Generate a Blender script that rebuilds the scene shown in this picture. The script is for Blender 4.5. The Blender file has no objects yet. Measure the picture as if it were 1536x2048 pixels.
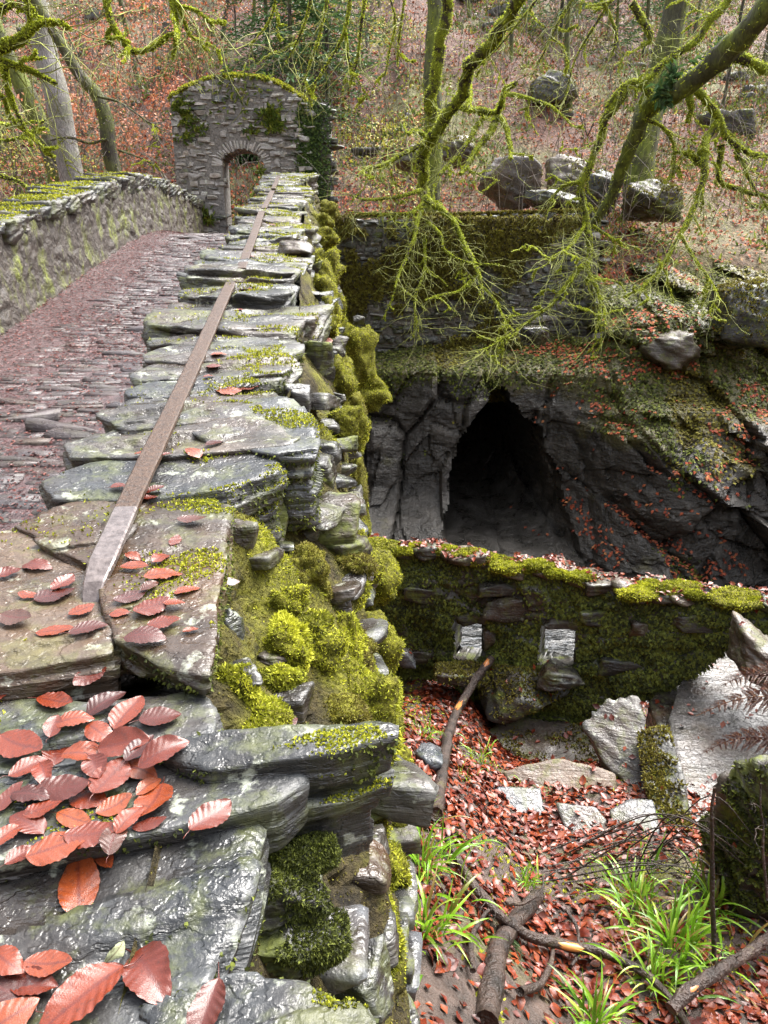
import bpy, math, random
import numpy as np
from mathutils import Vector
S = bpy.context.scene
COL = S.collection
R = math.radians
# ---------------------------------------------------------------- camera, sky, sun, exposure
FPX, PITCH = 1500.0, R(18.0)          # focal length in photo pixels (1536 x 2048), downward pitch
cam_d = bpy.data.cameras.new('camera'); cam = bpy.data.objects.new('camera', cam_d); COL.objects.link(cam)
cam.location = (0, 0, 0); cam.rotation_euler = (R(90) - PITCH, 0, 0)
cam_d.sensor_fit = 'VERTICAL'; cam_d.sensor_height = 36.0; cam_d.lens = 36.0 * FPX / 2048.0
cam_d.clip_start = 0.02; cam_d.clip_end = 2000.0
S.camera = cam
SUN_EL, SUN_AZ = R(60), R(52)         # overcast: the sun lamp is a soft brighter patch high over the far bank
w = bpy.data.worlds.new('World'); S.world = w; w.use_nodes = True
nt = w.node_tree; nt.nodes.clear()
sky = nt.nodes.new('ShaderNodeTexSky'); sky.sky_type = 'NISHITA'; sky.sun_disc = False
sky.sun_elevation = SUN_EL; sky.sun_rotation = SUN_AZ; sky.air_density = 1.0; sky.dust_density = 6.0; sky.ozone_density = 1.0
hsv = nt.nodes.new('ShaderNodeHueSaturation'); hsv.inputs['Saturation'].default_value = 0.35
bg = nt.nodes.new('ShaderNodeBackground'); bg.inputs['Strength'].default_value = 0.14
wo = nt.nodes.new('ShaderNodeOutputWorld')
nt.links.new(sky.outputs[0], hsv.inputs['Color']); nt.links.new(hsv.outputs[0], bg.inputs['Color']); nt.links.new(bg.outputs[0], wo.inputs['Surface'])
sun_d = bpy.data.lights.new('sun', 'SUN'); sun_d.energy = 1.5; sun_d.angle = R(42); sun_d.color = (1.0, 0.97, 0.92)
sun = bpy.data.objects.new('sun', sun_d); COL.objects.link(sun)
_sd = Vector((math.sin(SUN_AZ) * math.cos(SUN_EL), math.cos(SUN_AZ) * math.cos(SUN_EL), math.sin(SUN_EL)))
sun.rotation_euler = _sd.to_track_quat('Z', 'Y').to_euler(); sun.location = (0, 0, 30)
S.view_settings.view_transform = 'Standard'; S.view_settings.look = 'None'; S.view_settings.gamma = 1.0
S.view_settings.use_curve_mapping = False; S.view_settings.exposure = 2.2
S.render.engine = 'CYCLES'
cy = S.cycles
cy.max_bounces = 6; cy.diffuse_bounces = 3; cy.glossy_bounces = 3; cy.transmission_bounces = 4; cy.transparent_max_bounces = 4
cy.use_denoising = True; cy.sample_clamp_indirect = 4.0; cy.caustics_reflective = False; cy.caustics_refractive = False
cy.use_adaptive_sampling = False

# ---------------------------------------------------------------- numpy noise
def _h(ix, iy, iz, s):
    a = (ix.astype(np.int64) * 374761393 + iy.astype(np.int64) * 668265263 + iz.astype(np.int64) * 2147483647 + s * 974634721) & 0xFFFFFFFF
    a = ((a ^ (a >> 13)) * 1274126177) & 0xFFFFFFFF
    a = ((a ^ (a >> 15)) * 2246822519) & 0xFFFFFFFF
    return ((a ^ (a >> 16)) & 0xFFFFFF) / float(0xFFFFFF)
def vnoise(p, s=0):
    f = np.floor(p); t = p - f; t = t * t * t * (t * (t * 6 - 15) + 10); i = f.astype(np.int64)
    r = 0
    for dx in (0, 1):
        wx = t[:, 0] if dx else 1 - t[:, 0]
        for dy in (0, 1):
            wy = t[:, 1] if dy else 1 - t[:, 1]
            for dz in (0, 1):
                wz = t[:, 2] if dz else 1 - t[:, 2]
                r = r + wx * wy * wz * _h(i[:, 0] + dx, i[:, 1] + dy, i[:, 2] + dz, s)
    return r * 2 - 1
def fbm(p, o=4, s=0, g=0.5):
    p = np.asarray(p, float); a, r, n = 1.0, 0.0, 0.0
    for k in range(o):
        r = r + a * vnoise(p * (2.03 ** k) + 17.3 * k, s + k); n += a; a *= g
    return r / n
def worley(p, s=0):
    """F1, F2, and three random numbers plus centre of the nearest cell"""
    p = np.asarray(p, float); f = np.floor(p); n = len(p)
    b1 = np.full(n, 1e9); b2 = np.full(n, 1e9); idr = np.zeros((n, 3)); ctr = np.zeros((n, 3))
    for dx in (-1, 0, 1):
        for dy in (-1, 0, 1):
            for dz in (-1, 0, 1):
                c = f + np.array((dx, dy, dz)); i = c.astype(np.int64)
                j = np.stack([_h(i[:, 0], i[:, 1], i[:, 2], s + k) for k in (1, 2, 3)], 1)
                q = c + j; d = np.sqrt(((q - p) ** 2).sum(1))
                m = d < b1
                b2 = np.where(m, b1, np.minimum(b2, d)); b1 = np.where(m, d, b1)
                idr[m] = np.stack([_h(i[m, 0], i[m, 1], i[m, 2], s + k) for k in (5, 6, 7)], 1); ctr[m] = q[m]
    return b1, b2, idr, ctr
def sstep(a, b, x):
    t = np.clip((x - a) / (b - a), 0, 1); return t * t * (3 - 2 * t)

# ---------------------------------------------------------------- photo pixel to place
CP, SP = math.cos(PITCH), math.sin(PITCH)
def ray(px, py):
    x = (px - 768.0) / FPX; u = (1024.0 - py) / FPX
    return np.array([x, CP + u * SP, u * CP - SP])          # forward component may be scaled freely
def pt(px, py, Y):                                          # the point seen at a pixel, Y metres ahead
    d = ray(px, py); return d * (Y / d[1])
def pz(px, py, z):                                          # the point seen at a pixel at height z
    d = ray(px, py); return d * (z / d[2])
def pplane(px, py, a, b):                                   # on the sloping plane z = a + b*Y
    d = ray(px, py); return d * (a / (d[2] - b * d[1]))
def topx(P):                                                # world to pixel (for checking only)
    P = np.atleast_2d(P); f = P[:, 1] * CP - P[:, 2] * SP; u = P[:, 1] * SP + P[:, 2] * CP
    return np.stack([768 + FPX * P[:, 0] / f, 1024 - FPX * u / f, f], 1)

# ---------------------------------------------------------------- mesh and object helpers
def mesh(name, V, F, smooth=True, attrs=None):
    V = np.asarray(V, np.float32); F = np.asarray(F, np.int32); k = F.shape[1]
    me = bpy.data.meshes.new(name)
    me.vertices.add(len(V)); me.vertices.foreach_set('co', V.ravel())
    me.loops.add(F.size); me.loops.foreach_set('vertex_index', F.ravel())
    me.polygons.add(len(F)); me.polygons.foreach_set('loop_start', np.arange(len(F), dtype=np.int32) * k)
    me.polygons.foreach_set('use_smooth', np.full(len(F), bool(smooth)))
    for a, v in (attrs or {}).items():
        at = me.attributes.new(a, 'FLOAT', 'POINT'); at.data.foreach_set('value', np.asarray(v, np.float32))
    me.update(calc_edges=True); me.validate()
    return me
WL = {}                                                     # world location of every object
def place(o, parent, loc):
    loc = np.asarray(loc, float); WL[o.name] = loc
    if parent is not None:
        o.parent = parent; o.location = loc - WL[parent.name]
    else:
        o.location = loc
def tag(o, label=None, cat=None, group=None, kind=None):
    if label: o['label'] = label
    if cat: o['category'] = cat
    if group: o['group'] = group
    if kind: o['kind'] = kind
    return o
def obj(name, V, F, mat, parent=None, smooth=True, attrs=None, origin=None, **kw):
    V = np.asarray(V, float)
    if origin is None: origin = (V.min(0) + V.max(0)) / 2
    me = mesh(name, V - np.asarray(origin), F, smooth, attrs); me.materials.append(mat)
    o = bpy.data.objects.new(name, me); COL.objects.link(o); place(o, parent, origin)
    return tag(o, **kw)
def inst(name, me, loc, rot, scale=1.0, parent=None, **kw):  # an object that shares mesh data; rot = 3x3 or euler
    o = bpy.data.objects.new(name, me); COL.objects.link(o); place(o, parent, loc)
    o.rotation_euler = rot; o.scale = (scale,) * 3 if np.isscalar(scale) else scale
    return tag(o, **kw)
def empty(name, loc, parent=None, **kw):
    o = bpy.data.objects.new(name, None); COL.objects.link(o); o.empty_display_size = 0.1; place(o, parent, loc)
    return tag(o, **kw)
def join(parts):                                            # [(V,F[,attrs])] -> one V,F,attrs
    Vs, Fs, A, n = [], [], {}, 0
    for p in parts:
        V, F = p[0], p[1]; Vs.append(V); Fs.append(np.asarray(F) + n); n += len(V)
        for k, v in (p[2] if len(p) > 2 else {}).items(): A.setdefault(k, []).append(v)
    return np.concatenate(Vs), np.concatenate(Fs), {k: np.concatenate(v) for k, v in A.items()}
def tri(F):
    F = np.asarray(F); return F if F.shape[1] == 3 else np.concatenate([F[:, [0, 1, 2]], F[:, [0, 2, 3]]])
def grid(nu, nv, wrap=False):
    i = np.arange(nu - 1)[:, None]; j = np.arange(nv if wrap else nv - 1)[None, :]; j2 = (j + 1) % nv
    return np.stack([i * nv + j, (i + 1) * nv + j, (i + 1) * nv + j2, i * nv + j2], -1).reshape(-1, 4)
_cube = {}
def cubegrid(n):
    if n in _cube: return _cube[n]
    l = np.linspace(-1, 1, n + 1); a, b = [g.ravel() for g in np.meshgrid(l, l, indexing='ij')]; q = grid(n + 1, n + 1)
    Vs, Fs, m = [], [], 0
    for ax in range(3):
        for s in (-1, 1):
            v = np.zeros((len(a), 3)); v[:, ax] = s; v[:, (ax + 1) % 3] = a; v[:, (ax + 2) % 3] = b
            Vs.append(v); Fs.append((q[:, ::-1] if s < 0 else q) + m); m += len(a)
    V = np.concatenate(Vs); F = np.concatenate(Fs)
    k, inv = np.unique(np.round(V * 1e4).astype(int), axis=0, return_inverse=True)
    _cube[n] = (k / 1e4, inv.ravel()[F]); return _cube[n]
def hull(n, ext, N, H, p=26):
    """rounded convex block: planes with unit normals N and distances H from the centre"""
    D, F = cubegrid(n); D = D * np.asarray(ext); N = np.asarray(N, float); N = N / np.linalg.norm(N, axis=1)[:, None]
    t = np.clip(D @ N.T / np.asarray(H), 0, None); r = (t ** p).sum(1) ** (-1.0 / p)
    return D * r[:, None], F
LAM = np.array([0.12, -0.42, 0.90]); LAM = LAM / np.linalg.norm(LAM)      # normal of the slate's cleavage
def slatey(V, F, seed, amp=0.012, lam=LAM, fine=26.0, coarse=3.0):
    """break the faces of a block along its cleavage"""
    c = V.mean(0); d = V - c; L = np.linalg.norm(d, axis=1)[:, None] + 1e-9; d = d / L
    w_ = V @ lam; s3 = fbm(V * 9, 3, seed + 9); s4 = fbm(V * 4.5, 2, seed + 4)
    lay = np.floor(w_ * fine * 1.9 + 0.7 * vnoise(V * coarse * 0.7, seed + 2))
    o1 = _h(lay, lay * 0, lay * 0, seed) - 0.5; o2 = vnoise(np.stack([V[:, 0] * coarse * 1.7, V[:, 1] * coarse * 1.7, lay * 3.71], 1), seed + 5)
    s1 = vnoise(np.stack([V[:, 0] * coarse, V[:, 1] * coarse, w_ * fine], 1), seed)
    return V + d * (amp * (0.5 * s1 + 1.3 * o1 + 1.3 * o2 + 0.7 * s3 + 1.3 * s4))[:, None]
def boulder(c, ext, seed, n=14, k=12, p=36, amp=0.03, lam=None, rot=0.0):
    rng = np.random.default_rng(seed); ext = np.asarray(ext, float)
    N = rng.normal(size=(k, 3)); N = N / np.linalg.norm(N, axis=1)[:, None]
    N = np.concatenate([N, np.eye(3), -np.eye(3)])
    N = N + rng.normal(size=N.shape) * 0.12; N = N / np.linalg.norm(N, axis=1)[:, None]
    H = np.concatenate([rng.uniform(0.70, 1.0, k), rng.uniform(0.85, 1.05, 6)])
    H = H * np.sqrt(((N * ext) ** 2).sum(1)) ** 1.0
    V, F = hull(n, ext, N, H, p)
    m = float(ext.mean()); V = V * (1 + 0.0)
    V = V + (V / (np.linalg.norm(V, axis=1)[:, None] + 1e-9)) * (amp * m * 4 * fbm(V / m * 1.7 + seed, 4, seed))[:, None]
    if lam is not None: V = slatey(V, F, seed, amp * m * 1.6, lam, 6 / m, 1.2 / m)
    if rot: ca, sa = math.cos(rot), math.sin(rot); V = V @ np.array([[ca, sa, 0], [-sa, ca, 0], [0, 0, 1]])
    return V + np.asarray(c), F
def block(c, ext, rng, p=20, n=3, jit=0.12, axes=None):     # a small masonry stone
    N = np.concatenate([np.eye(3), -np.eye(3)]) + rng.normal(size=(6, 3)) * jit
    N = N / np.linalg.norm(N, axis=1)[:, None]; H = (np.abs(N) * 0 + np.abs(N) * np.asarray(ext)).max(1) * rng.uniform(0.9, 1.04, 6)
    V, F = hull(n, ext, N, H, p)
    if axes is not None: V = V @ np.asarray(axes)
    return V + np.asarray(c), F
def fnormals(V, F):
    T = tri(F); a, b, c = V[T[:, 0]], V[T[:, 1]], V[T[:, 2]]; n = np.cross(b - a, c - a); A = np.linalg.norm(n, axis=1); return T, n / (A[:, None] + 1e-12), A / 2
def scatter(V, F, n, rng, mask=None):
    """n points on a mesh, with face normals; mask(P, N) gives the odds of keeping a point"""
    T, nn, A = fnormals(V, F); i = rng.choice(len(T), n, p=A / A.sum()); u = rng.random((n, 2)); f = u.sum(1) > 1; u[f] = 1 - u[f]
    a, b, c = V[T[i, 0]], V[T[i, 1]], V[T[i, 2]]; P = a + (b - a) * u[:, :1] + (c - a) * u[:, 1:]; N = nn[i]
    if mask is not None:
        k = rng.random(n) < mask(P, N); P, N = P[k], N[k]
    return P, N
def spline(P, n):
    P = np.asarray(P, float); P = np.concatenate([[2 * P[0] - P[1]], P, [2 * P[-1] - P[-2]]]); m = len(P) - 3
    t = np.linspace(0, m - 1e-6, n); i = t.astype(int); f = (t - i)[:, None]; a, b, c, d = P[i], P[i + 1], P[i + 2], P[i + 3]
    return 0.5 * (2 * b + (c - a) * f + (2 * a - 5 * b + 4 * c - d) * f ** 2 + (3 * b - a - 3 * c + d) * f ** 3)
def tube(P, r, k=7, seed=0, lump=0.0, freq=6.0, cap=True):
    P = np.asarray(P, float); n = len(P); r = np.broadcast_to(np.asarray(r, float), (n,))
    T = np.gradient(P, axis=0); T = T / (np.linalg.norm(T, axis=1)[:, None] + 1e-12)
    u = np.cross(T, [0.31, 0.17, 0.93]); bad = np.linalg.norm(u, axis=1) < 0.05; u[bad] = np.cross(T[bad], [1, 0, 0]); u = u / np.linalg.norm(u, axis=1)[:, None]
    for i in range(1, n):
        x = u[i - 1] - T[i] * (u[i - 1] @ T[i]); u[i] = x / (np.linalg.norm(x) + 1e-9)
    v = np.cross(T, u); a = np.arange(k) * 2 * np.pi / k
    ring = u[:, None, :] * np.cos(a)[None, :, None] + v[:, None, :] * np.sin(a)[None, :, None]
    V = P[:, None, :] + ring * r[:, None, None]
    if lump:
        q = V.reshape(-1, 3); V = V + ring * (r[:, None] * lump * fbm(q * freq, 3, seed).reshape(n, k))[:, :, None]
    V = V.reshape(-1, 3); F = grid(n, k, True)
    if cap:
        m = len(V); V = np.concatenate([V, P[:1], P[-1:]]); j = np.arange(k); j2 = (j + 1) % k
        F = np.concatenate([F, np.stack([j2, j, np.full(k, m), np.full(k, m)], 1)[:, [0, 1, 2, 3]], np.stack([(n - 1) * k + j, (n - 1) * k + j2, np.full(k, m + 1), np.full(k, m + 1)], 1)])
        T3 = np.concatenate([tri(F[:-2 * k]), F[-2 * k:, :3]]); return V, T3[:, ::-1]
    return V, tri(F)[:, ::-1]
def twigs(P, n, L, rng, droop=0.35, r0=0.006, wig=0.25, t0=0.1, sub=2, up=0.0):
    """thin side shoots along a path, returned as [(path, radii)]"""
    out = []
    for _ in range(n):
        t = rng.uniform(t0, 1); i = min(int(t * (len(P) - 1)), len(P) - 2); p = P[i] + (P[i + 1] - P[i]) * rng.random()
        d = (P[i + 1] - P[i]); d = d / (np.linalg.norm(d) + 1e-9)
        e = rng.normal(size=3); e[2] = e[2] * 0.7 - droop + up; d = d * 0.7 + e * 0.8; d = d / np.linalg.norm(d)
        l = L * rng.uniform(0.35, 1.0); m = 5; q = [p]
        for k in range(m):
            d = d + rng.normal(size=3) * wig; d[2] -= droop * 0.12; d = d / np.linalg.norm(d); q.append(q[-1] + d * l / m)
        q = np.array(q); out.append((q, np.linspace(r0, r0 * 0.35, len(q))))
        if sub and rng.random() < 0.8: out += twigs(q, 2, l * 0.5, rng, droop, r0 * 0.6, wig, 0.2, sub - 1, up)
    return out
def cards(P, N, L, W, rng, lean=0.7, fold=0.15, rnd=None, d=None, lo=False):
    """small leaf shapes (4 triangles each): base, two shoulders, midrib, tip"""
    n = len(P); L = np.broadcast_to(L, (n,))[:, None]; W = np.broadcast_to(W, (n,))[:, None]
    e = rng.normal(size=(n, 3)) if d is None else d
    t = e - N * ((e * N).sum(1)[:, None]) * (1 - lean * 0); t = t / (np.linalg.norm(t, axis=1)[:, None] + 1e-9)
    t = t + N * (rng.random((n, 1)) * lean); t = t / np.linalg.norm(t, axis=1)[:, None]
    s = np.cross(t, N); s = s / (np.linalg.norm(s, axis=1)[:, None] + 1e-9); m = np.cross(s, t)
    b = P; mid = P + t * L * 0.5 - m * L * fold * 0.5; tip = P + t * L - m * L * fold * rng.uniform(-0.5, 1.5, (n, 1))
    l = P + t * L * 0.48 + s * W * 0.5 + m * W * 0.2; r_ = P + t * L * 0.48 - s * W * 0.5 + m * W * 0.2
    if lo:
        k = np.arange(n)[:, None] * 4; rn = rng.random(n) if rnd is None else rnd
        return np.stack([b, l, r_, tip], 1).reshape(-1, 3), np.concatenate([k + np.array([[0, 2, 1]]), k + np.array([[1, 2, 3]])]), {'rnd': np.repeat(rn, 4)}
    V = np.stack([b, l, r_, mid, tip], 1).reshape(-1, 3); k = np.arange(n)[:, None] * 5
    F = np.concatenate([k + np.array([[0, 3, 1]]), k + np.array([[0, 2, 3]]), k + np.array([[1, 3, 4]]), k + np.array([[3, 2, 4]])])
    rn = rng.random(n) if rnd is None else rnd
    return V, F, {'rnd': np.repeat(rn, 5)}
def fuzz(P, N, L, W, rng, k=3, spread=0.9, rnd=None, sag=0.0):
    """moss: k pointed shoots per point"""
    n = len(P); P = np.repeat(P, k, 0); N = np.repeat(N, k, 0); rn = np.repeat(rng.random(n) if rnd is None else rnd, k)
    d = N + rng.normal(size=P.shape) * spread * 0.6; d[:, 2] -= sag; d = d / np.linalg.norm(d, axis=1)[:, None]
    s = np.cross(d, rng.normal(size=P.shape)); s = s / (np.linalg.norm(s, axis=1)[:, None] + 1e-9)
    l = (np.repeat(np.broadcast_to(L, (n,)), k) * rng.uniform(0.5, 1.2, n * k))[:, None]; w_ = W
    b = P - N * 0.2 * l
    V = np.stack([b, b + d * l * 0.5 + s * w_ * 0.75, b + d * l * 0.5 - s * w_ * 0.75, b + d * l * 1.1 - N * l * 0.12], 1).reshape(-1, 3)
    q = np.arange(n * k)[:, None] * 4
    F = np.concatenate([q + np.array([[0, 1, 2]]), q + np.array([[2, 1, 3]])])
    return V, F, {'rnd': np.repeat(rn, 4)}
# ---------------------------------------------------------------- procedural materials
class Mat:
    def __init__(s, name, disp=False):
        s.m = bpy.data.materials.new(name); s.m.use_nodes = True; s.t = s.m.node_tree; s.t.nodes.clear()
        s.o = s.t.nodes.new('ShaderNodeOutputMaterial'); s.b = s.t.nodes.new('ShaderNodeBsdfPrincipled'); s.t.links.new(s.b.outputs[0], s.o.inputs[0])
        s.tc = s.t.nodes.new('ShaderNodeTexCoord'); s.co = s.tc.outputs['Object']
        s.geo = s.t.nodes.new('ShaderNodeNewGeometry'); s.wp = s.geo.outputs['Position']
        s.oi = s.t.nodes.new('ShaderNodeObjectInfo')
    def put(s, sock, v):
        if isinstance(v, bpy.types.NodeSocket): s.t.links.new(v, sock)
        elif isinstance(v, tuple) and len(v) == 3 and sock.type == 'RGBA': sock.default_value = (*v, 1)
        else: sock.default_value = v
    def map(s, vec, scale=(1, 1, 1), rot=(0, 0, 0), loc=(0, 0, 0)):
        n = s.t.nodes.new('ShaderNodeMapping'); s.put(n.inputs[0], vec); n.inputs['Scale'].default_value = scale; n.inputs['Rotation'].default_value = rot; n.inputs['Location'].default_value = loc; return n.outputs[0]
    def noise(s, scale, vec=None, detail=4, rough=0.55, dist=0.0):
        n = s.t.nodes.new('ShaderNodeTexNoise'); s.put(n.inputs['Vector'], vec or s.co); n.inputs['Scale'].default_value = scale; n.inputs['Detail'].default_value = detail
        n.inputs['Roughness'].default_value = rough; n.inputs['Distortion'].default_value = dist; return n.outputs['Fac']
    def voro(s, scale, vec=None, feature='F1'):
        n = s.t.nodes.new('ShaderNodeTexVoronoi'); n.feature = feature; s.put(n.inputs['Vector'], vec or s.co); n.inputs['Scale'].default_value = scale; return n.outputs['Distance']
    def ramp(s, f, stops, interp='LINEAR'):
        n = s.t.nodes.new('ShaderNodeValToRGB'); s.put(n.inputs[0], f); e = n.color_ramp.elements; n.color_ramp.interpolation = interp
        while len(e) < len(stops): e.new(0.5)
        for k, (p, c) in enumerate(stops): e[k].position = p; e[k].color = (*c, 1) if isinstance(c, tuple) else (c, c, c, 1)
        return n.outputs[0]
    def mix(s, f, a, b, mode='MIX'):
        n = s.t.nodes.new('ShaderNodeMix'); n.data_type = 'RGBA'; n.blend_type = mode
        s.put(n.inputs[0], f); s.put(n.inputs[6], a); s.put(n.inputs[7], b); return n.outputs[2]
    def math(s, op, a, b=0.0, c=0.0):
        n = s.t.nodes.new('ShaderNodeMath'); n.operation = op; s.put(n.inputs[0], a); s.put(n.inputs[1], b); s.put(n.inputs[2], c); return n.outputs[0]
    def attr(s, name):
        n = s.t.nodes.new('ShaderNodeAttribute'); n.attribute_name = name; return n.outputs['Fac']
    def rnd(s):                                             # one random number per leaf: mesh attribute plus object random
        return s.math('FRACT', s.math('ADD', s.attr('rnd'), s.oi.outputs['Random']))
    def nz(s):
        n = s.t.nodes.new('ShaderNodeSeparateXYZ'); s.t.links.new(s.geo.outputs['Normal'], n.inputs[0]); return n.outputs[2]
    def bump(s, h, st=0.5, d=0.02, nrm=None):
        n = s.t.nodes.new('ShaderNodeBump'); s.put(n.inputs['Height'], h); n.inputs['Strength'].default_value = st; n.inputs['Distance'].default_value = d
        if nrm: s.t.links.new(nrm, n.inputs['Normal'])
        return n.outputs[0]
    def out(s, col, rough=0.6, nrm=None, spec=0.5, metal=0.0, trans=0.0, sub=0.0):
        s.put(s.b.inputs['Base Color'], col); s.put(s.b.inputs['Roughness'], rough); s.put(s.b.inputs['Metallic'], metal); s.put(s.b.inputs['Specular IOR Level'], spec)
        if nrm: s.t.links.new(nrm, s.b.inputs['Normal'])
        if trans: s.b.inputs['Transmission Weight'].default_value = trans
        if sub:                                             # thin leaves let some light through
            tr = s.t.nodes.new('ShaderNodeBsdfTranslucent'); s.put(tr.inputs[0], col); mx = s.t.nodes.new('ShaderNodeMixShader'); mx.inputs[0].default_value = sub
            s.t.links.new(s.b.outputs[0], mx.inputs[1]); s.t.links.new(tr.outputs[0], mx.inputs[2]); s.t.links.new(mx.outputs[0], s.o.inputs[0])
        return s.m

def slate(name, dark=(0.014, 0.0145, 0.015), mid=(0.050, 0.053, 0.054), pale=(0.15, 0.155, 0.145), brown=0.4, lichen=0.5, moss=0.5, wet=1.0, sc=1.0, strat=(2.0, 6.0, 46.0), edge=0.6):
    m = Mat(name); co = m.co
    lv = m.map(co, strat, (R(-25), R(7), 0)); st = m.noise(1.0 * sc, lv, 5, 0.6)
    n1 = m.noise(5 * sc, co, 5); n2 = m.noise(42 * sc, co, 4, 0.6); big = m.noise(2.3 * sc, m.wp, 3)
    f = m.math('ADD', m.math('MULTIPLY', st, 0.6), m.math('MULTIPLY', n1, 0.4))
    c = m.ramp(f, [(0.30, dark), (0.52, mid), (0.72, pale)])
    bf = m.math('MULTIPLY', m.ramp(big, [(0.45, 0.0), (0.62, 1.0)]), brown); c = m.mix(bf, c, (0.115, 0.070, 0.040))
    c = m.mix(m.math('MULTIPLY', m.ramp(m.oi.outputs['Random'], [(0.45, 0.0), (0.9, 0.7)]), 0.8), c, m.mix(1.0, c, (1.25, 0.95, 0.70), 'MULTIPLY')); c = m.mix(1.0, c, m.ramp(m.math('FRACT', m.math('MULTIPLY', m.oi.outputs['Random'], 7.31)), [(0.0, 0.55), (1.0, 1.0)]), 'MULTIPLY')
    c = m.mix(0.55, c, m.ramp(n2, [(0.3, 0.35), (0.7, 1.0)]), 'MULTIPLY')
    c = m.mix(m.math('MULTIPLY', m.ramp(m.geo.outputs['Pointiness'], [(0.53, 0.0), (0.62, 1.0)]), edge), c, pale)
    lf = m.math('MULTIPLY', m.ramp(m.noise(11 * sc, m.wp, 5, 0.65), [(0.60, 0.0), (0.66, 1.0)]), lichen); c = m.mix(lf, c, m.ramp(n2, [(0.3, (0.32, 0.36, 0.27)), (0.7, (0.60, 0.62, 0.52))]))
    mn = m.math('MULTIPLY', m.ramp(m.noise(7 * sc, m.wp, 6, 0.7), [(0.50, 0.0), (0.60, 1.0)]), moss)
    c = m.mix(mn, c, m.ramp(n2, [(0.3, (0.03, 0.04, 0.008)), (0.7, (0.13, 0.15, 0.02))]))
    r = m.ramp(m.noise(6 * sc, co, 4), [(0.35, 0.13 / wet), (0.65, min(0.9, 0.46 / wet))]); r = m.mix(mn, r, (0.85, 0.85, 0.85))
    h = m.math('ADD', m.math('MULTIPLY', st, 1.2), m.math('ADD', m.math('MULTIPLY', n1, 0.7), m.math('ADD', m.math('MULTIPLY', n2, 0.5), m.math('MULTIPLY', m.ramp(m.noise(19 * sc, m.map(co, (1, 1, 2.2)), 3, 0.6), [(0.47, 0.0), (0.53, 1.0)]), 0.22))))
    return m.out(c, r, m.bump(h, 0.65, 0.013 / sc), 0.5)
M = {}
M['slate'] = slate('wet_slate')
M['slate_near'] = slate('wet_slate_near', mid=(0.048, 0.052, 0.055), pale=(0.15, 0.158, 0.158), sc=1.6, brown=0.25, lichen=0.45, moss=0.35)
M['slate_brown'] = slate('wet_brown_slate', dark=(0.018, 0.015, 0.013), mid=(0.048, 0.040, 0.034), pale=(0.12, 0.11, 0.10), brown=0.7, lichen=0.4, moss=0.3, sc=1.4)
M['slate_dark'] = slate('dark_mossy_slate', dark=(0.015, 0.015, 0.014), mid=(0.04, 0.04, 0.036), pale=(0.09, 0.09, 0.08), brown=0.3, lichen=0.1, moss=0.9, wet=0.7)
M['slate_wall'] = slate('dry_slate', dark=(0.07, 0.064, 0.058), mid=(0.23, 0.215, 0.20), pale=(0.46, 0.44, 0.41), brown=0.3, lichen=0.7, moss=0.25, wet=0.5, sc=0.8, strat=(2, 2, 14))
M['slate_grey'] = slate('blue_grey_slate', dark=(0.03, 0.036, 0.042), mid=(0.07, 0.080, 0.092), pale=(0.15, 0.165, 0.185), brown=0.35, lichen=0.1, moss=0.3, wet=1.2, strat=(9, 9, 9))
M['rock_tan'] = slate('tan_rock', dark=(0.05, 0.038, 0.028), mid=(0.115, 0.092, 0.072), pale=(0.21, 0.18, 0.145), brown=0.4, lichen=0.15, moss=0.5, wet=0.7)
M['rock_pale'] = slate('pale_wet_rock', dark=(0.06, 0.054, 0.046), mid=(0.085, 0.08, 0.078), pale=(0.17, 0.168, 0.168), brown=0.5, lichen=0.1, moss=0.06, wet=1.5, strat=(3, 12, 12))
M['quartz'] = slate('quartz_vein', dark=(0.12, 0.08, 0.055), mid=(0.32, 0.25, 0.20), pale=(0.6, 0.56, 0.5), brown=0.2, lichen=0.3, moss=0.1)

m = Mat('mortar'); n = m.noise(30, None, 5); M['mortar'] = m.out(m.ramp(n, [(0.3, (0.07, 0.064, 0.056)), (0.7, (0.22, 0.205, 0.185))]), 0.85, m.bump(n, 0.6, 0.02))
m = Mat('render_coat')                                      # inner face of the far parapet: brown wet render with algae and moss
n1 = m.noise(3.0, m.map(m.wp, (1.5, 1.5, 1.0)), 6, 0.65); n2 = m.noise(28, m.wp, 5, 0.65); n3 = m.noise(9, m.wp, 4)
c = m.ramp(n2, [(0.3, (0.026, 0.020, 0.016)), (0.7, (0.078, 0.062, 0.050))])
c = m.mix(m.ramp(n3, [(0.55, 0.0), (0.75, 0.5)]), c, (0.12, 0.11, 0.095))
c = m.mix(m.math('MULTIPLY', m.ramp(n1, [(0.50, 0.0), (0.62, 0.9)]), m.ramp(n2, [(0.35, 0.15), (0.6, 1.0)])), c, m.ramp(n3, [(0.3, (0.06, 0.075, 0.012)), (0.7, (0.20, 0.23, 0.025))]))
M['render'] = m.out(c, m.ramp(n3, [(0.3, 0.35), (0.7, 0.75)]), m.bump(m.math('ADD', n2, m.math('MULTIPLY', n3, 2)), 0.9, 0.03))

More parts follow.
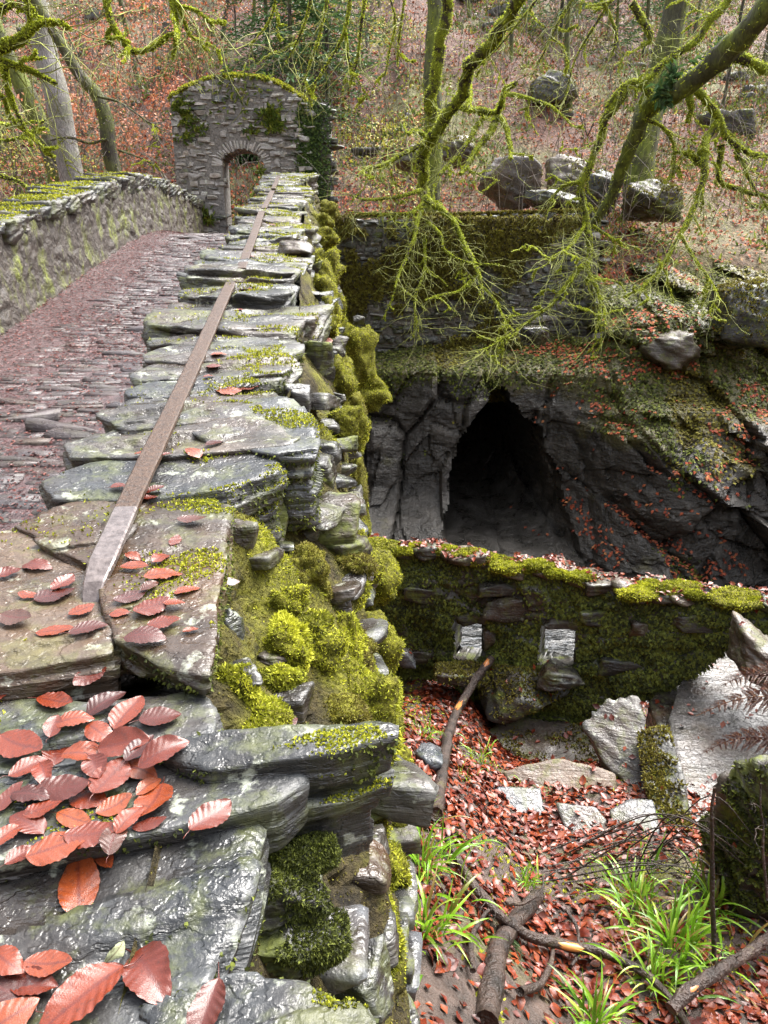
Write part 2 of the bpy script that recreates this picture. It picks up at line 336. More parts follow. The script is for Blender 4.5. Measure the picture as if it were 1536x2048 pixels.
def mossmat(name, lo, mi, hi, rough=0.75, sub=0.25):
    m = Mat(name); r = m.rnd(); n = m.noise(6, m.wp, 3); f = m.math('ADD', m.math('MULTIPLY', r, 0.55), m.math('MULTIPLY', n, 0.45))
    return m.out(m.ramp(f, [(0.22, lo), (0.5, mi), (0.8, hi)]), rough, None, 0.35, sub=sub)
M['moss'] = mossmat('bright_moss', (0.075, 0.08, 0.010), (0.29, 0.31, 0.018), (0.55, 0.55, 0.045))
M['moss_brown'] = mossmat('brown_moss', (0.055, 0.040, 0.014), (0.145, 0.125, 0.022), (0.27, 0.25, 0.035))
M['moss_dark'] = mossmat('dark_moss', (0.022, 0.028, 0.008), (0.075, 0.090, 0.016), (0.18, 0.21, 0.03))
M['moss_branch'] = mossmat('branch_moss', (0.11, 0.125, 0.012), (0.37, 0.43, 0.030), (0.60, 0.66, 0.07), sub=0.3)
M['ivy'] = mossmat('small_ivy', (0.015, 0.030, 0.010), (0.05, 0.085, 0.02), (0.12, 0.18, 0.04), 0.4)
m = Mat('mossy_earth'); n = m.noise(75, m.wp, 5, 0.7); n1 = m.noise(5, m.wp, 5, 0.65); n3 = m.noise(2.2, m.wp, 3)
c = m.ramp(n1, [(0.34, (0.030, 0.024, 0.016)), (0.46, (0.075, 0.058, 0.022)), (0.56, (0.14, 0.13, 0.022)), (0.68, (0.25, 0.25, 0.03))]); c = m.mix(m.attr('moss'), c, m.ramp(n3, [(0.35, (0.12, 0.125, 0.012)), (0.65, (0.24, 0.24, 0.022))])); c = m.mix(0.85, c, m.ramp(n, [(0.34, 0.12), (0.62, 1.0)]), 'MULTIPLY')
M['mossy_earth'] = m.out(c, 0.85, m.bump(m.math('ADD', n, n1), 1.0, 0.025), 0.25)
m = Mat('moss_body'); n = m.noise(60, m.wp, 5, 0.7); n1 = m.noise(9, m.wp, 3)
M['moss_body'] = m.out(m.mix(n1, m.ramp(n, [(0.35, (0.03, 0.03, 0.006)), (0.65, (0.17, 0.175, 0.016))]), m.ramp(n, [(0.35, (0.04, 0.034, 0.008)), (0.65, (0.21, 0.20, 0.02))])), 0.9, m.bump(n, 1.0, 0.02), 0.2)
m = Mat('moss_body_branch'); n = m.noise(70, m.wp, 4, 0.7); g = m.noise(4.5, m.wp, 4, 0.6)
M['moss_tube'] = m.out(m.mix(m.ramp(g, [(0.42, 1.0), (0.52, 0.0)]), m.ramp(n, [(0.35, (0.07, 0.08, 0.012)), (0.65, (0.27, 0.32, 0.03))]), (0.045, 0.036, 0.024)), 0.9, m.bump(n, 1.0, 0.02), 0.2)

def leafmat(name, stops, rough=(0.10, 0.34), sub=0.06, spec=0.6):
    m = Mat(name); r = m.rnd(); n = m.noise(60, m.co, 4); c = m.ramp(r, stops)
    c = m.mix(0.5, c, m.ramp(n, [(0.3, 0.55), (0.7, 1.0)]), 'MULTIPLY')
    c = m.mix(m.math('MULTIPLY', m.ramp(m.noise(9, m.map(m.co, (1, 1, 1), (0, 0, 0), (0, 0, 0)), 4, 0.7), [(0.56, 0.0), (0.66, 1.0)]), 0.55), c, (0.045, 0.014, 0.009))
    c = m.mix(m.math('MULTIPLY', m.attr('vein'), 0.8), c, (0.075, 0.014, 0.010))
    return m.out(c, m.ramp(m.noise(35, m.co, 3), [(0.35, rough[0]), (0.65, rough[1])]), m.bump(n, 0.25, 0.002), spec, sub=sub)
RED = [(0.0, (0.055, 0.012, 0.008)), (0.12, (0.13, 0.021, 0.009)), (0.4, (0.21, 0.036, 0.012)), (0.66, (0.27, 0.060, 0.016)), (0.8, (0.19, 0.030, 0.012)), (0.95, (0.11, 0.022, 0.013)), (1.0, (0.09, 0.040, 0.026))]
M['leaf'] = leafmat('beech_leaf', [(p_, tuple(0.82 * v_ for v_ in c_)) for p_, c_ in RED], (0.08, 0.30))
M['leaf_floor'] = leafmat('ravine_leaf', [(p_, tuple(0.85 * v_ for v_ in c_)) for p_, c_ in RED], (0.22, 0.5), 0.06, 0.4)
M['leaf_far'] = leafmat('leaf_litter', [(0.0, (0.09, 0.022, 0.014)), (0.25, (0.28, 0.062, 0.034)), (0.5, (0.42, 0.135, 0.078)), (0.75, (0.40, 0.085, 0.035)), (1.0, (0.52, 0.24, 0.10))], (0.6, 0.9), 0.1, 0.15)
M['leaf_brown'] = leafmat('brown_leaf_litter', [(0.0, (0.055, 0.022, 0.012)), (0.25, (0.22, 0.072, 0.036)), (0.5, (0.36, 0.14, 0.075)), (0.75, (0.30, 0.09, 0.04)), (1.0, (0.46, 0.27, 0.12))], (0.6, 0.9), 0.1, 0.15)
M['leaf_bits'] = leafmat('trodden_leaf_bits', [(0.0, (0.035, 0.012, 0.012)), (0.4, (0.095, 0.030, 0.027)), (0.8, (0.15, 0.052, 0.046)), (1.0, (0.22, 0.065, 0.045))], (0.4, 0.7), 0.06, 0.25)
M['leaf_orange'] = leafmat('sapling_leaf', [(0.0, (0.36, 0.11, 0.045)), (0.4, (0.56, 0.19, 0.08)), (0.8, (0.66, 0.27, 0.14)), (1.0, (0.60, 0.34, 0.16))], (0.4, 0.6), 0.35)
M['leaf_yellow'] = leafmat('yellow_leaf', [(0.0, (0.30, 0.28, 0.03)), (0.6, (0.45, 0.44, 0.05)), (1.0, (0.55, 0.45, 0.08))], (0.4, 0.6), 0.35)
M['leaf_green'] = leafmat('green_leaf', [(0.0, (0.06, 0.10, 0.018)), (0.6, (0.18, 0.25, 0.035)), (1.0, (0.38, 0.40, 0.06))], (0.35, 0.6), 0.3)
M['needle'] = leafmat('conifer_needles', [(0.0, (0.03, 0.075, 0.03)), (0.6, (0.08, 0.17, 0.055)), (1.0, (0.16, 0.27, 0.08))], (0.4, 0.6), 0.2)
M['rush'] = leafmat('woodrush_blade', [(0.0, (0.22, 0.13, 0.045)), (0.09, (0.30, 0.22, 0.06)), (0.13, (0.09, 0.20, 0.012)), (0.5, (0.19, 0.40, 0.02)), (0.85, (0.30, 0.50, 0.04)), (1.0, (0.44, 0.46, 0.09))], (0.22, 0.35), 0.35)
M['bracken'] = leafmat('dead_bracken', [(0.0, (0.060, 0.020, 0.012)), (0.6, (0.10, 0.026, 0.012)), (1.0, (0.20, 0.08, 0.022))], (0.4, 0.6), 0.2)
M['lichen_leaf'] = leafmat('pale_green_leaf', [(0.0, (0.42, 0.46, 0.26)), (1.0, (0.50, 0.52, 0.32))], (0.3, 0.5), 0.2)

m = Mat('rusty_iron'); n = m.noise(90, m.co, 5, 0.7); n1 = m.noise(14, m.co, 3)
c = m.mix(n1, m.ramp(n, [(0.3, (0.018, 0.010, 0.007)), (0.7, (0.062, 0.030, 0.016))]), m.ramp(n, [(0.3, (0.026, 0.015, 0.010)), (0.7, (0.085, 0.045, 0.022))]))
M['rust'] = m.out(c, m.ramp(n1, [(0.3, 0.32), (0.7, 0.62)]), m.bump(n, 0.8, 0.006), 0.4)
m = Mat('worn_iron'); n = m.noise(70, m.co, 4); M['iron_worn'] = m.out(m.ramp(n, [(0.3, (0.06, 0.045, 0.04)), (0.7, (0.17, 0.14, 0.13))]), 0.16, m.bump(n, 0.5, 0.004), 0.9, 0.35)

def bark(name, a, b, mossy, sc=1.0):
    m = Mat(name); n = m.noise(7 * sc, m.map(m.wp, (3, 3, 0.8)), 6, 0.65); g = m.noise(2.2, m.wp, 4, 0.6); c = m.ramp(n, [(0.3, a), (0.7, b)])
    c = m.mix(m.math('MULTIPLY', m.ramp(g, [(0.42, 0.0), (0.6, 1.0)]), mossy), c, m.ramp(n, [(0.3, (0.045, 0.055, 0.01)), (0.7, (0.19, 0.23, 0.03))]))
    return m.out(c, 0.75, m.bump(n, 0.9, 0.04), 0.3)
M['bark_dark'] = bark('dark_bark', (0.016, 0.013, 0.010), (0.06, 0.05, 0.04), 0.45)
M['bark_grey'] = bark('pale_grey_bark', (0.13, 0.12, 0.115), (0.36, 0.34, 0.33), 0.35, 2.2)
M['bark_moss'] = bark('mossy_bark', (0.025, 0.024, 0.015), (0.085, 0.085, 0.045), 0.95)
m = Mat('twig'); n = m.noise(3, m.wp, 3); M['twig'] = m.out(m.ramp(n, [(0.35, (0.035, 0.024, 0.018)), (0.65, (0.12, 0.095, 0.07))]), 0.6)
m = Mat('green_twig'); n = m.noise(5, m.wp, 3); M['twig_moss'] = m.out(m.ramp(n, [(0.35, (0.11, 0.11, 0.035)), (0.65, (0.36, 0.40, 0.08))]), 0.75)
m = Mat('wet_stick'); n = m.noise(9, m.map(m.wp, (1, 1, 1)), 5, 0.6); M['stick'] = m.out(m.ramp(n, [(0.35, (0.014, 0.010, 0.008)), (0.60, (0.055, 0.036, 0.028)), (0.75, (0.09, 0.085, 0.03))]), 0.42, m.bump(m.math('ADD', n, m.noise(60, m.wp, 4)), 1.0, 0.02), 0.45)
m = Mat('peeled_wood'); n = m.noise(12, m.wp, 4); M['peel'] = m.out(m.ramp(n, [(0.3, (0.34, 0.10, 0.025)), (0.7, (0.62, 0.27, 0.08))]), 0.35)

m = Mat('bank_soil'); n = m.noise(9, m.wp, 6, 0.65); g = m.noise(1.3, m.wp, 4, 0.6); n2 = m.noise(45, m.wp, 4)
c = m.ramp(n, [(0.3, (0.022, 0.015, 0.011)), (0.7, (0.085, 0.055, 0.042))]); c = m.mix(m.ramp(g, [(0.54, 0.0), (0.66, 0.8)]), c, m.ramp(n2, [(0.3, (0.04, 0.042, 0.01)), (0.7, (0.15, 0.155, 0.025))]))
c = m.mix(0.0, c, c); M['soil'] = m.out(c, 0.6, m.bump(m.math('ADD', n, m.math('MULTIPLY', n2, 0.4)), 0.9, 0.05))
m = Mat('hillside_soil'); n = m.noise(4, m.wp, 6, 0.7); g = m.noise(0.45, m.wp, 4, 0.6); n2 = m.noise(17, m.wp, 4, 0.7)
c = m.ramp(n2, [(0.3, (0.045, 0.024, 0.017)), (0.7, (0.19, 0.095, 0.065))]); c = m.mix(m.ramp(g, [(0.48, 0.0), (0.62, 0.8)]), c, m.ramp(n2, [(0.3, (0.04, 0.046, 0.012)), (0.7, (0.19, 0.20, 0.05))]))
c = m.mix(m.ramp(n, [(0.58, 0.0), (0.68, 0.7)]), c, (0.03, 0.025, 0.018))
M['hill'] = m.out(c, 0.8, m.bump(n, 1.0, 0.15))
m = Mat('cliff_rock')
st = m.noise(1.0, m.map(m.wp, (2.0, 2.0, 7.0), (0, R(48), 0)), 6, 0.6); n = m.noise(3.2, m.wp, 6, 0.65); n2 = m.noise(24, m.wp, 5, 0.65); g = m.noise(1.1, m.map(m.wp, (1, 1, 1.3), (0, 0, 0), (3, 1, 7)), 5, 0.62)
c = m.ramp(m.math('ADD', m.math('MULTIPLY', st, 0.5), m.math('MULTIPLY', n, 0.5)), [(0.34, (0.015, 0.0135, 0.011)), (0.5, (0.048, 0.043, 0.036)), (0.66, (0.115, 0.105, 0.092))])
c = m.mix(0.6, c, m.ramp(n2, [(0.3, 0.4), (0.7, 1.0)]), 'MULTIPLY')
c = m.mix(m.ramp(m.math('ADD', g, m.math('MULTIPLY', m.attr('moss'), 0.6)), [(0.56, 0.0), (0.74, 0.92)]), c, m.mix(n, m.ramp(n2, [(0.3, (0.024, 0.028, 0.008)), (0.7, (0.10, 0.115, 0.022))]), m.ramp(n2, [(0.3, (0.05, 0.035, 0.015)), (0.7, (0.15, 0.115, 0.04))])))
M['cliff'] = m.out(c, m.ramp(n, [(0.35, 0.18), (0.65, 0.55)]), m.bump(m.math('ADD', m.math('MULTIPLY', st, 1.2), m.math('ADD', n, m.math('MULTIPLY', n2, 0.35))), 0.8, 0.08), 0.5)
m = Mat('river_water'); n = m.noise(2.4, m.map(m.wp, (1, 2.2, 1)), 5, 0.6, 0.6); f = m.ramp(m.noise(5.5, m.map(m.wp, (0.8, 1.8, 1)), 6, 0.7, 0.8), [(0.52, 0.0), (0.66, 1.0)])
M['water'] = m.out(m.mix(f, (0.012, 0.013, 0.013), (0.13, 0.14, 0.15)), m.mix(f, (0.08, 0.08, 0.08), (0.6, 0.6, 0.6)), m.bump(n, 0.9, 0.12), 0.6)
m = Mat('path_bed'); n = m.noise(22, m.wp, 5, 0.65); M['path_bed'] = m.out(m.ramp(n, [(0.3, (0.030, 0.018, 0.018)), (0.7, (0.095, 0.052, 0.052))]), 0.35, m.bump(n, 0.8, 0.02))
M['sett'] = slate('path_slate', dark=(0.024, 0.019, 0.021), mid=(0.060, 0.048, 0.050), pale=(0.125, 0.105, 0.108), brown=0.3, lichen=0.0, moss=0.1, wet=0.62, sc=1.2)
# ================================================================ the bridge
def barx(Y): return -0.478 - 0.0875 * (np.asarray(Y, float) - 1.12)
def topz(Y):
    Y = np.asarray(Y, float); z = -0.72 + 0.187 * Y; q = np.clip(Y - 8.5, 0, 3.0)
    return np.where(Y < 8.5, z, 0.8695 + 0.187 * q - 0.187 / 6 * q ** 2)
def inw(Y): return 0.235 - 0.085 * sstep(2.6, 5.0, np.asarray(Y, float))
def pathz(Y): return topz(Y) - 0.70
def leftx(Y): return -2.56 - 0.0767 * (np.asarray(Y, float) - 5.34)
def facex(Y, z):
    h = np.clip(topz(Y) - z, 0, None); k = sstep(2.3, 1.6, np.asarray(Y, float)); return barx(Y) + (0.31 - 0.13 * k) + (0.10 + 0.13 * k) * sstep(0.0, 0.30 + 0.16 * k, h) + 0.10 * h
def face_hit(px, py):
    d = ray(px, py)
    Y = np.linspace(0.35, 9, 1500); X = d[0] / d[1] * Y; Z = d[2] / d[1] * Y
    k = np.nonzero((X <= facex(Y, Z)) & (Z < topz(Y)))[0]; i = k[0] if len(k) else len(Y) - 1
    return np.array([X[i], Y[i], Z[i]])
GATE_Y = 14.8
def rotx(V, c, ax, a):
    k = np.asarray(ax, float); k = k / np.linalg.norm(k); v = V - c; return c + v * math.cos(a) + np.cross(k, v) * math.sin(a) + np.outer(v @ k, k) * (1 - math.cos(a))
bridge = empty('stone_bridge', (-1.6, 6.0, -3.4), label='humped slate footbridge with mossy parapets crossing the ravine', cat='bridge')
near = empty('parapet', (-0.6, 4.0, -1.0), bridge, label='near parapet of stacked wet slate slabs with an iron strap')
far = empty('parapet', (-2.9, 8.0, -0.4), bridge, label='far parapet of rendered stone topped with toothed slates and moss')

def slab(poly, th, seed, n=30, dz=0.0, slope=0.12, roll=0.0, amp=0.010, under=0.18, p=60):
    rng = np.random.default_rng(seed); poly = np.asarray(poly, float); c2 = poly.mean(0)
    e = np.roll(poly, -1, 0) - poly; nx = np.stack([e[:, 1], -e[:, 0]], 1); nx = nx / np.linalg.norm(nx, axis=1)[:, None]
    if ((poly - c2) * nx).sum() < 0: nx = -nx
    hh = ((poly - c2) * nx).sum(1); tl = -under * rng.uniform(0.2, 1.0, len(nx))
    N = np.concatenate([np.c_[nx, tl], [[-roll, -slope, 1.0]], [[rng.normal() * 0.08, rng.normal() * 0.1, -1.0]]])
    H = np.concatenate([hh + 0.0, [th / 2], [th / 2]]); H[:-2] = (hh + tl * th / 2) / np.sqrt(1 + tl ** 2); H[-2] = th / 2 / math.sqrt(1 + slope ** 2 + roll ** 2)
    H = np.maximum(H, 0.012); ext = np.r_[np.abs(poly - c2).max(0), th / 2]
    V, F = hull(n, ext, N, H, p)
    c = np.r_[c2, float(topz(c2[1])) - th / 2 + dz]; V = V + c
    return slatey(V, F, seed, amp, fine=30), F
def top_poly(pxs, dz=0.0): return [pplane(x, y, -0.72 + dz, 0.187)[:2] for x, y in pxs]
# the nearest slabs, outlined on the parapet's sloping top
near_slabs = [
  ('slate_near', [(290, 1985), (470, 1915), (620, 1915), (735, 1990), (770, 2150), (280, 2170)], 0.14, -0.015, 0.10),
  ('slate_near', [(-190, 1770), (90, 1670), (400, 1590), (520, 1590), (565, 1625), (440, 1900), (350, 2180), (-190, 2180)], 0.15, -0.025, 0.13),
  ('slate_near', [(-190, 1560), (100, 1500), (420, 1465), (590, 1500), (620, 1535), (560, 1590), (330, 1650), (-190, 1760)], 0.10, -0.012, 0.10),
  ('slate_near', [(250, 1490), (420, 1470), (640, 1452), (740, 1440), (788, 1452), (786, 1476), (640, 1520), (420, 1545)], 0.17, 0.000, 0.16),
  ('slate_near', [(-190, 1370), (380, 1350), (418, 1420), (395, 1480), (100, 1520), (-190, 1570)], 0.09, -0.018, 0.10),
  ('slate_brown', [(-190, 1110), (60, 1040), (190, 1130), (235, 1240), (235, 1320), (0, 1372), (-190, 1385)], 0.11, 0.004, 0.13),
  ('slate_brown', [(215, 1010), (330, 985), (432, 978), (458, 1005), (448, 1200), (436, 1392), (340, 1375), (225, 1310), (200, 1130)], 0.10, 0.006, 0.14),
  ('slate_brown', [(20, 1050), (180, 1000), (300, 985), (260, 1060), (200, 1150), (120, 1110)], 0.08, 0.002, 0.14),
  ('slate_near', [(78, 965), (180, 930), (330, 912), (480, 900), (556, 915), (565, 940), (450, 985), (250, 1010), (95, 1010)], 0.20, 0.004, 0.12),
  ('slate_near', [(122, 892), (250, 850), (420, 835), (560, 850), (600, 880), (520, 925), (330, 925), (150, 945)], 0.15, 0.008, 0.16),
  ('slate_near', [(330, 850), (430, 815), (560, 805), (622, 830), (652, 885), (630, 915), (560, 920), (420, 890)], 0.22, 0.010, 0.20),
  ('slate_near', [(200, 838), (290, 790), (420, 778), (540, 785), (560, 815), (420, 850), (250, 872)], 0.15, 0.006, 0.15),
  ('slate_near', [(255, 785), (330, 752), (450, 740), (560, 752), (590, 775), (520, 800), (350, 800), (265, 815)], 0.15, 0.008, 0.18),
  ('slate_near', [(262, 752), (330, 718), (460, 705), (575, 715), (600, 735), (560, 765), (380, 770), (275, 778)], 0.16, 0.012, 0.15),
  ('slate_near', [(290, 712), (340, 690), (470, 672), (590, 680), (606, 700), (560, 728), (390, 730), (300, 735)], 0.15, 0.006, 0.15),
]
NEARV = []
for k, (mt, pl, th, dz, sl) in enumerate(near_slabs):
    V, F = slab(top_poly(pl), th, 300 + k, 34 if k < 11 else 26, dz, sl, amp=0.010 if k < 9 else 0.013)
    obj('coping_stone', V, F, M[mt], near); NEARV.append((V, F))
rng = np.random.default_rng(5); Y = 2.62; k = 0
while Y < 14.5:                                             # the rest of the coping, slab after slab
    L = rng.choice([0.07, 0.1, 0.14, 0.22]) * rng.uniform(0.8, 1.2) * (1 + 0.03 * Y); b = float(barx(Y + L / 2)); nose = 0.10 if rng.random() < 0.3 else 0.0
    xl = b - float(inw(Y)) - rng.uniform(-0.045, 0.045); xr = b + 0.30 + rng.uniform(-0.06, 0.05) + nose; sk = rng.normal() * 0.03
    y0, y1 = Y - 0.05, Y + L + 0.02
    poly = [(xl + 0.02, y0 + 0.03), (xl - 0.01, y1 - 0.03), (xl + 0.05, y1), (xr - 0.06, y1 + sk), (xr, y1 - 0.03 + sk), (xr - rng.uniform(0, 0.05), y0 + 0.03 + sk), (xr - 0.12, y0 + sk)]
    V, F = slab(poly, rng.uniform(0.12, 0.2), 500 + k, 19 if Y < 5 else 9, rng.uniform(-0.022, 0.016), 0.187 - rng.uniform(0.0, 0.09), rng.normal() * 0.05, amp=0.017, p=45)
    obj('coping_stone', V, F, M['slate'], near); NEARV.append((V, F))
    Y += L; k += 1
# ---- moss mounds on the outer face: photo pixel, radii in photo pixels
MOUNDS = []
for px, py, rx, ry in [(605, 1150, 52, 55), (560, 1215, 50, 40), (615, 1290, 60, 55), (560, 1300, 60, 50), (640, 1340, 34, 40), (698, 1185, 46, 26), (685, 1125, 52, 28), (690, 712, 34, 42), (662, 765, 24, 36), (716, 792, 32, 26), (737, 770, 16, 14), (668, 858, 34, 40),
        (690, 965, 22, 52), (700, 1030, 24, 38), (652, 640, 15, 30), (668, 645, 12, 26), (640, 590, 18, 30), (640, 560, 14, 26), (640, 430, 20, 15), (632, 478, 20, 14), (646, 505, 12, 30), (700, 1290, 30, 60), (690, 1370, 44, 50), (728, 1395, 30, 34), (680, 1430, 56, 34),
        (500, 1440, 70, 38), (470, 1380, 40, 40), (560, 1370, 46, 36), (765, 1880, 26, 70), (785, 1660, 12, 40), (712, 1320, 26, 40), (725, 1160, 18, 20), (722, 1100, 16, 18), (640, 1500, 60, 26)]:
    c = face_hit(px, py); s_ = np.linalg.norm(c) / FPX; MOUNDS.append((c, rx * s_, ry * s_))
rng = np.random.default_rng(28)
for k in range(110):
    Y = rng.uniform(1.0, 8.0); z = float(topz(Y)) - rng.uniform(0.10, 1.1); r = rng.uniform(0.03, 0.085); MOUNDS.append((np.array([float(facex(Y, z)), Y, z]), r, r * rng.uniform(0.6, 1.4)))
# outer face of the near parapet: packed earth, roots and small stones under the moss
ys = np.concatenate([np.linspace(0.15, 3.6, 170), np.linspace(3.64, 13.6, 110)]); hs = np.concatenate([np.linspace(0.02, 1.3, 85), np.linspace(1.34, 3.2, 40)])
Yg, Hg = [g.ravel() for g in np.meshgrid(ys, hs, indexing='ij')]; Zg = topz(Yg) - Hg
arch = np.where((Yg > 4.2) & (Yg < 12.4), -0.62 - 3.4 * (1 - np.sqrt(np.clip(1 - ((Yg - 8.3) / 4.1) ** 2, 0, 1))), -9)   # underside of the arch
bot = np.maximum(arch, -3.9); Zg = np.maximum(Zg, np.minimum(bot, topz(Yg) - 0.1)); Xg = facex(Yg, Zg)
P0 = np.stack([Xg, Yg, Zg], 1); f1, f2, idr, _ = worley(P0 * np.array([7, 7, 10]), 4)
d = 0.045 * fbm(P0 * 4, 4, 3) + 0.035 * (idr[:, 0] - 0.5) * sstep(0, 0.25, f2 - f1) - 0.05 * (1 - sstep(0.0, 0.12, f2 - f1)) * (fbm(P0 * 2, 2, 8) > -0.1)
q = P0 * 1.0; q = q + 0.022 * np.stack([fbm(q * 9 + 5 * i, 2, 60 + i) for i in range(3)], 1); FMOSS = np.zeros(len(P0))
for c, rx, ry in MOUNDS:
    e = ((q[:, 1] - c[1]) / (max(rx, ry) * 0.95)) ** 2 + ((q[:, 2] - c[2]) / (ry * 1.0)) ** 2; m_ = e < 6; v = np.exp(-e[m_] ** 1.5 * 0.9); d[m_] = np.maximum(d[m_], d[m_] * (1 - v) + v * min(rx * 0.5, 0.055)); FMOSS[m_] = np.maximum(FMOSS[m_], v)
d = d + FMOSS * 0.018 * fbm(P0 * 22, 2, 9)
P0[:, 0] += d * sstep(0.0, 0.1, Hg)
FACE_V, FACE_F = P0, grid(len(ys), len(hs))[:, ::-1]; FYS, FHS = ys, hs
obj('wall_face', FACE_V, FACE_F, M['mossy_earth'], near, True, {'moss': FMOSS})
# inner face of the near parapet and the arch ring that carries the path
ys = np.linspace(0.15, 14.6, 90); a = np.linspace(0, 1, 8); Yg, Ag = [g.ravel() for g in np.meshgrid(ys, a, indexing='ij')]
V = np.stack([barx(Yg) - inw(Yg) + 0.045 + 0.015 * fbm(np.stack([Yg * 5, Ag * 3, Ag], 1), 3, 2), Yg, topz(Yg) - 0.08 - 0.66 * Ag], 1); obj('inner_face', V, grid(90, 8), M['render'], near)
ys = np.linspace(0.2, 14.4, 80); arch = np.where((ys > 4.2) & (ys < 12.4), -0.62 - 3.4 * (1 - np.sqrt(np.clip(1 - ((ys - 8.3) / 4.1) ** 2, 0, 1))), -3.9)
sec = []
for Y, zb in zip(ys, np.maximum(arch, -3.9)):
    xr, xl, zt = float(barx(Y)) + 0.30, float(leftx(Y)) - 0.36, float(pathz(Y)) - 0.06
    sec.append([(xl, Y, zt), (xr, Y, zt), (xr - 0.03, Y, min(zb, zt - 0.2)), (xl, Y, min(zb, zt - 0.2))])
V = np.array(sec).reshape(-1, 3); F = np.concatenate([grid(80, 4, True), [[3, 2, 1, 0]], [[316, 317, 318, 319]]]); obj('arch_body', V, F, M['slate_dark'], bridge, False)

# stones that stick out of the outer face
for k, (px, py, w_, h_, mt) in enumerate([(737, 1752, 52, 58, 'slate_brown'), (735, 1985, 56, 60, 'slate_near'), (622, 1062, 30, 16, 'slate_grey'), (665, 1058, 60, 55, 'slate_dark'), (688, 1222, 24, 26, 'slate_grey'), (738, 1238, 14, 22, 'rock_pale'),
        (585, 1420, 42, 50, 'slate_near'), (768, 1440, 18, 34, 'slate_dark'), (676, 592, 16, 24, 'slate_dark'), (716, 872, 22, 26, 'slate_dark'), (706, 935, 10, 32, 'rock_tan'), (640, 735, 36, 50, 'slate_dark'), (598, 800, 26, 40, 'slate_near'),
        (600, 500, 34, 14, 'slate'), (625, 520, 34, 16, 'slate'), (465, 1260, 26, 44, 'slate_near'), (720, 640, 10, 10, 'slate_dark'), (655, 905, 40, 26, 'slate_near'), (640, 960, 36, 44, 'slate_dark'), (480, 1090, 36, 60, 'slate_dark'), (540, 1040, 45, 75, 'slate_dark'), (745, 1330, 16, 26, 'slate_dark')]):
    c = face_hit(px, py); s = np.linalg.norm(c) / FPX; c[0] -= w_ * s * 0.25
    V, F = boulder(c, (w_ * s * 1.1, w_ * s * 1.0, h_ * s), 40 + k, 14, 8, 40, 0.02, LAM); obj('wall_stone', V, F, M[mt], near); 
rng = np.random.default_rng(21)
for k in range(46):
    Y = rng.uniform(0.7, 5.5); z = float(topz(Y)) - rng.uniform(0.15, 1.0); s = rng.uniform(0.03, 0.075)
    V, F = boulder((float(facex(Y, z)) - s * 0.2, Y, z), (s * 1.1, s * 1.3, s * 0.55), 90 + k, 7, 6, 18, 0.02, LAM); obj('wall_stone', V, F, M[rng.choice(['slate_dark', 'slate', 'slate_dark', 'slate_grey'])], near)

# fat moss cushions with feathery shoots, bedded in the face
def cushion(c, rx, ry, seed, mat, dens=1.0):
    s = np.linalg.norm(c) / FPX; r = np.array([rx * 0.9, max(rx, ry) * 0.85, ry]); rng = np.random.default_rng(seed); k_ = 1.0 if c[1] < 1.9 else 1.25; rx, ry = rx * k_, ry * k_; r = r * k_; c = c + np.array([rx * (0.12 if c[1] < 1.9 else 0.5), 0, 0])
    D, F = cubegrid(10); V = D / np.linalg.norm(D, axis=1)[:, None]; V = V * (1 + 0.55 * fbm(V * 1.2 + seed, 2, seed) + 0.30 * fbm(V * 3.2 + seed, 3, seed + 1))[:, None] * r + c
    n = int(dens * np.clip(rx * ry / s ** 2 * 1.25, 480, 3800)); P, N = scatter(V, F, n, rng); L = max(0.013, 5.5 * s)
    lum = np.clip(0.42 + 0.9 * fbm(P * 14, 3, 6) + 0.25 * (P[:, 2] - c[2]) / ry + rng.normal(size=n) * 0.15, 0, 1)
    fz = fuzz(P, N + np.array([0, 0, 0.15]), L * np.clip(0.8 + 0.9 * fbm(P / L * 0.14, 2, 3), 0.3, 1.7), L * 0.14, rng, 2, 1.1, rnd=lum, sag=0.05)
    b = obj('moss_cushion', V, F, M['moss_body'], near); obj('shoots', *fz[:2], M[mat], b, False, fz[2], kind='stuff')
for k, (c, rx, ry) in enumerate(MOUNDS[:70]):
    q = topx(c)[0]
    if 380 < q[0] < 800: cushion(c, rx, ry, 700 + k, 'moss_brown' if k % 6 == 0 else 'moss', 1.0 if k < 36 else 0.7)
rng = np.random.default_rng(38)
for k in range(130):                                        # thin slates showing between the moss
    Y = rng.uniform(0.75, 4.5) ** 1.0; z = float(topz(Y)) - rng.uniform(0.08, 1.05); s = rng.uniform(0.03, 0.08)
    V, F = boulder((0, 0, 0), (s, s * 1.2, s * rng.uniform(0.14, 0.4)), 2000 + k, 8, 6, 50, 0.02, LAM); V = rotx(V, 0, rng.normal(size=3), rng.normal() * 0.25) + np.array([float(facex(Y, z)) + rng.uniform(-0.3, 0.35) * s, Y, z]); obj('wall_stone', V, F, M[['slate_dark', 'slate', 'slate_near'][k % 3]], near)
